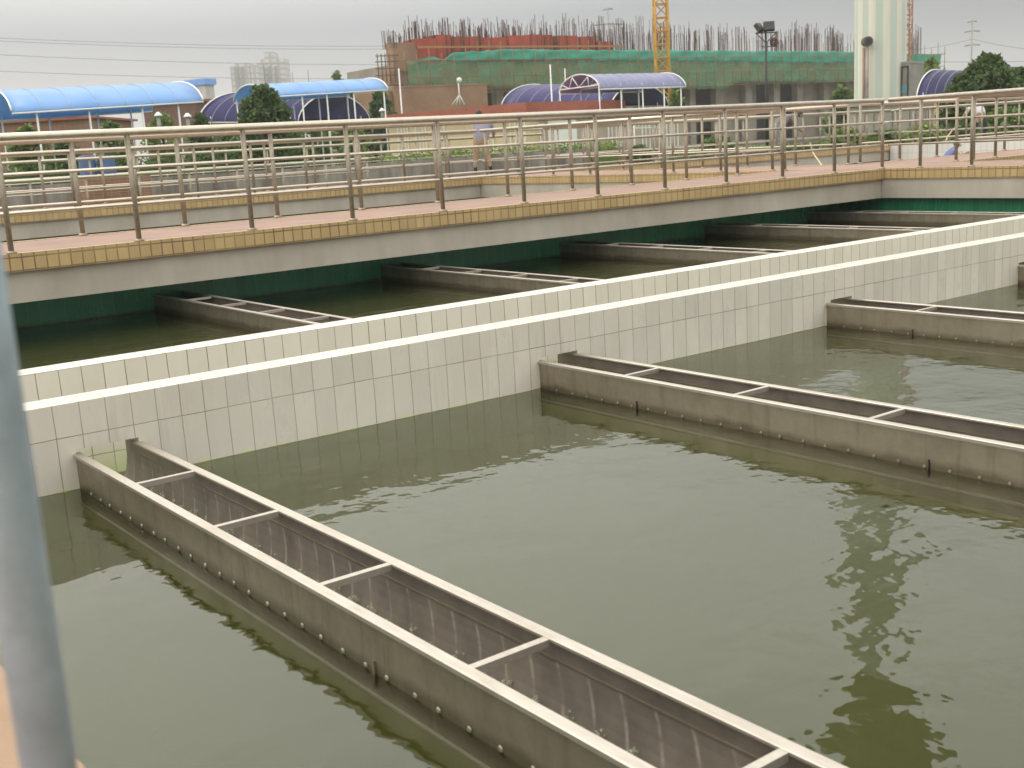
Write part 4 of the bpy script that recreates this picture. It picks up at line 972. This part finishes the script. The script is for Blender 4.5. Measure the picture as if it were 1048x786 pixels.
def pose(d):
    rad = dict(pelvis=0.165, waist=0.19, chest=0.225, neck=0.055, jaw=0.075, crown=0.085, sh=0.085, el=0.055, wr=0.03, hd=0.035, hip=0.11, kn=0.08, an=0.055, to=0.045, f=0.010)
    out = {}
    for k, v_ in d.items():
        kk = k if k in rad else k.rstrip('LR')
        out[k] = (v_, rad[kk] if kk in rad else 0.01)
    for S_ in 'LR':
        h = Vector(out['hd'+S_][0]); wv_ = Vector(out['wr'+S_][0]); dr = (h-wv_).normalized(); sd_ = dr.cross(Vector((0.3,0.5,0.8))).normalized()
        for k_, off in (('1', -0.03), ('2', 0.0), ('3', 0.03)): out['f'+S_+k_] = (tuple(h+dr*(0.07-abs(off)*0.5)+sd_*off), 0.011)
    return out
def ZN(sh, tr, sk=0, bo=3, longs=True):
    z = [('pelvis','waist',sh),('waist','chest',sh),('chest','neck',sh),('neck','jaw',sk),('jaw','crown',sk)]
    for S_ in 'LR':
        z += [('chest','sh'+S_,sh),('sh'+S_,'el'+S_,sh),('el'+S_,'wr'+S_,sh if longs else sk),('wr'+S_,'hd'+S_,sk),('hip'+S_,'kn'+S_,tr),('kn'+S_,'an'+S_,tr),('an'+S_,'to'+S_,bo),('pelvis','hip'+S_,tr)]
        z += [('hd'+S_,'f'+S_+k_,sk) for k_ in '123']
    return z
BOOT = cloth("dark_boots", (0.035,0.04,0.05))
# 1: lavender shirt, khaki trousers, leaning on the farther walkway
D = 33; p = pd(492, 170, D); b_ = (p.x, p.y, ZK)
person(b_, pose(dict(pelvis=(0.02,0,0.95), waist=(0.08,0.06,1.10), chest=(0.12,0.14,1.36), neck=(0.06,0.20,1.53), jaw=(0.03,0.24,1.62), crown=(0.02,0.26,1.72),
    shL=(-0.08,0.16,1.44), elL=(-0.10,0.36,1.22), wrL=(0.10,0.50,1.10), hdL=(0.17,0.54,1.06), shR=(0.32,0.14,1.42), elR=(0.42,0.30,1.16), wrR=(0.40,0.50,1.05), hdR=(0.38,0.57,1.03),
    hipL=(-0.08,0,0.90), knL=(-0.12,0.05,0.50), anL=(-0.15,0,0.26), toL=(-0.15,0.16,0.05), hipR=(0.14,0,0.90), knR=(0.22,0.07,0.50), anR=(0.26,0,0.26), toR=(0.30,0.16,0.05))),
    EDG, ZN(1, 2), [SKIN, cloth("lavender_shirt", (0.27,0.26,0.34)), cloth("khaki_trousers", (0.36,0.26,0.16)), BOOT], "person in a lavender shirt and khaki trousers leaning away on the farther walkway", (0.025,0.25,1.66), (-0.4,0.8,-0.25))
# 2: grey shirt, bent low to the right
D = 40; p = pd(796, 156, D); b_ = (p.x, p.y, ZK)
person(b_, pose(dict(pelvis=(0,0,0.95), waist=(0.14,0.02,1.08), chest=(0.42,0.05,1.18), neck=(0.62,0.06,1.20), jaw=(0.70,0.06,1.20), crown=(0.80,0.06,1.20),
    shL=(0.48,0.22,1.16), elL=(0.60,0.26,0.92), wrL=(0.76,0.22,0.74), hdL=(0.81,0.20,0.69), shR=(0.46,-0.12,1.16), elR=(0.56,-0.18,0.90), wrR=(0.74,-0.12,0.72), hdR=(0.80,-0.09,0.68),
    hipL=(-0.01,0.12,0.90), knL=(0.05,0.16,0.50), anL=(-0.05,0.16,0.26), toL=(0.10,0.17,0.05), hipR=(-0.01,-0.12,0.90), knR=(0.06,-0.16,0.50), anR=(0.0,-0.18,0.26), toR=(0.15,-0.18,0.05))),
    EDG, ZN(1, 2), [SKIN, cloth("grey_shirt", (0.24,0.20,0.19)), cloth("grey_trousers", (0.26,0.25,0.26)), BOOT], "person in a grey shirt bent double on the walkway left of the striped tower", (0.74,0.06,1.19), (0.8,0,-0.6))
# 3: white shirt, dark trousers
D = 46; p = pd(1001, 140, D); b_ = (p.x, p.y, GZ+0.5)
person(b_, pose(dict(pelvis=(0.06,0,0.72), waist=(0.04,0.05,0.88), chest=(-0.06,0.10,1.12), neck=(-0.12,0.12,1.28), jaw=(-0.15,0.13,1.34), crown=(-0.17,0.13,1.42),
    shL=(-0.26,0.10,1.16), elL=(-0.40,0.15,0.94), wrL=(-0.50,0.22,0.80), hdL=(-0.54,0.24,0.74), shR=(0.12,0.10,1.16), elR=(0.16,0.05,0.90), wrR=(0.04,-0.06,0.78), hdR=(0.0,-0.09,0.73),
    hipL=(-0.05,0,0.68), knL=(-0.18,-0.12,0.42), anL=(-0.08,0.05,0.09), toL=(-0.16,-0.08,0.05), hipR=(0.17,0,0.68), knR=(0.22,-0.14,0.42), anR=(0.22,0.06,0.09), toR=(0.24,-0.10,0.05))),
    EDG, ZN(1, 2, longs=False), [SKIN, cloth("white_shirt", (0.72,0.70,0.74)), cloth("navy_trousers", (0.03,0.03,0.05)), BOOT], "person in a white shirt and dark trousers crouching near the right edge", (-0.16,0.13,1.37), (-0.7,0.4,-0.5))
bm = BM(); obox(bm, Vector((b_[0], b_[1], 0)), RG2, 1.1, 0.7, GZ, GZ+0.5); tag(link("concrete_plinth", bm, M['concrete']), "low concrete plinth under the person in the white shirt", "plinth")
# 4: blue shirt, stooping in the drained basin in front of the white wall
D = 33.5; p = pd(973, 165, D); b_ = (p.x, p.y, -0.40)
person(b_, pose(dict(pelvis=(-0.22,0,0.82), waist=(-0.14,0.0,0.98), chest=(0.02,0.02,1.22), neck=(0.14,0.03,1.36), jaw=(0.18,0.03,1.42), crown=(0.20,0.03,1.50),
    shL=(0.04,0.20,1.26), elL=(0.24,0.25,1.10), wrL=(0.44,0.20,1.18), hdL=(0.50,0.18,1.20), shR=(0.02,-0.16,1.26), elR=(0.20,-0.20,1.02), wrR=(0.40,-0.15,1.00), hdR=(0.47,-0.13,1.00),
    hipL=(-0.22,0.11,0.78), knL=(-0.10,0.14,0.44), anL=(-0.26,0.14,0.09), toL=(-0.12,0.14,0.05), hipR=(-0.22,-0.11,0.78), knR=(-0.12,-0.14,0.44), anR=(-0.24,-0.14,0.09), toR=(-0.1,-0.14,0.05))),
    EDG, ZN(1, 2), [SKIN, cloth("blue_shirt", (0.14,0.17,0.36)), cloth("dark_trousers", (0.05,0.05,0.07)), BOOT], "person in a blue shirt stooping in front of the white tiled wall", (0.185,0.03,1.45), (0.9,0.1,-0.4))
# hoses held by the workers
def hose(pts, r, label):
    P_ = [Vector(q_) for q_ in pts]; out = []
    for i in range(len(P_)-1):
        a = P_[max(i-1,0)]; b1 = P_[i]; c = P_[i+1]; d_ = P_[min(i+2,len(P_)-1)]
        for k_ in range(6):
            t_ = k_/6; out.append(0.5*((2*b1)+(c-a)*t_+(2*a-5*b1+4*c-d_)*t_*t_+(3*b1-a-3*c+d_)*t_**3))
    out.append(P_[-1]); bm = BM(); tube(bm, out, r, 8); tag(link("hose", bm, M['beige']), label, "hose")
hose([pd(829, 146, 30), pd(832, 156, 30), pd(838, 165, 29.5), pd(842, 171, 29)], 0.018, "pale hose hanging down beside the person bent double")
hose([pd(968, 144, 43), pd(971, 138, 43.5), pd(976, 132, 44), pd(981, 129, 44)], 0.022, "pale bent hose above the white tiled wall")
hose([pd(979, 166, 31.5), pd(981, 158, 31.5), pd(984, 154.5, 31.5), pd(988, 162, 31.5)], 0.016, "pale hose loop in the hands of the person in blue")
# white slanted bars of a cycle rack by the grey house
rk = pd(655, 125, 58); root = empty("cycle_rack", (rk.x, rk.y, GZ), "rack of white slanted bars below the lilac canopy", "rack")
for yy in (118, 131):
    for k_ in range(7):
        bm = BM(); tube(bm, [pd(649+k_*3.4, yy, 58), pd(653+k_*3.4, yy-6, 58)], 0.035, 6); link("slanted_bar", bm, M['white_paint'], root)
    bm = BM(); tube(bm, [pd(648, yy+.3, 58), pd(675, yy-.8, 58)], 0.03, 6); link("base_rail", bm, M['white_paint'], root)
for px in (648.5, 674.5):
    a = pd(px, 117, 58); bm = BM(); tube(bm, [(a.x, a.y, GZ), (a.x, a.y, a.z)], 0.04, 6); link("support", bm, M['white_paint'], root)
# blue barrels among the bushes at the left
for px, lb in ((89, "left blue plastic barrel behind the left railings"), (109, "right blue plastic barrel behind the left railings")):
    a = pd(px, 164, 44); bm = BM(); R_ = 0.29
    tube(bm, [(a.x, a.y, GZ), (a.x, a.y, GZ+0.05), (a.x, a.y, GZ+0.35), (a.x, a.y, GZ+0.38), (a.x, a.y, GZ+0.41), (a.x, a.y, GZ+0.75), (a.x, a.y, GZ+0.78), (a.x, a.y, GZ+0.81), (a.x, a.y, a.z+0.1), (a.x, a.y, a.z+0.16)], [R_*.94, R_, R_, R_*1.05, R_, R_, R_*1.05, R_, R_, R_*.9], 20)
    tag(link("barrel", bm, plain("blue_barrel_plastic", (0.04,0.09,0.22), (0.03,0.07,0.18), 0.45)), lb, "barrel", "blue barrels")

# ---- hazy air
bm = BM(); box(bm, -1450, -1450, -2.2, 1450, 1450, 78)
m = bpy.data.materials.new("hazy_air"); m.use_nodes = True; n = m.node_tree; n.nodes.clear()
out = N(n, "ShaderNodeOutputMaterial"); v = N(n, "ShaderNodeVolumePrincipled"); v.inputs["Color"].default_value = (0.92,0.92,0.93,1); v.inputs["Density"].default_value = 0.00045; v.inputs["Anisotropy"].default_value = 0.3
n.links.new(v.outputs[0], out.inputs["Volume"])
tag(link("haze", bm, m), "pale hazy air over the whole site", "haze", kind="stuff")
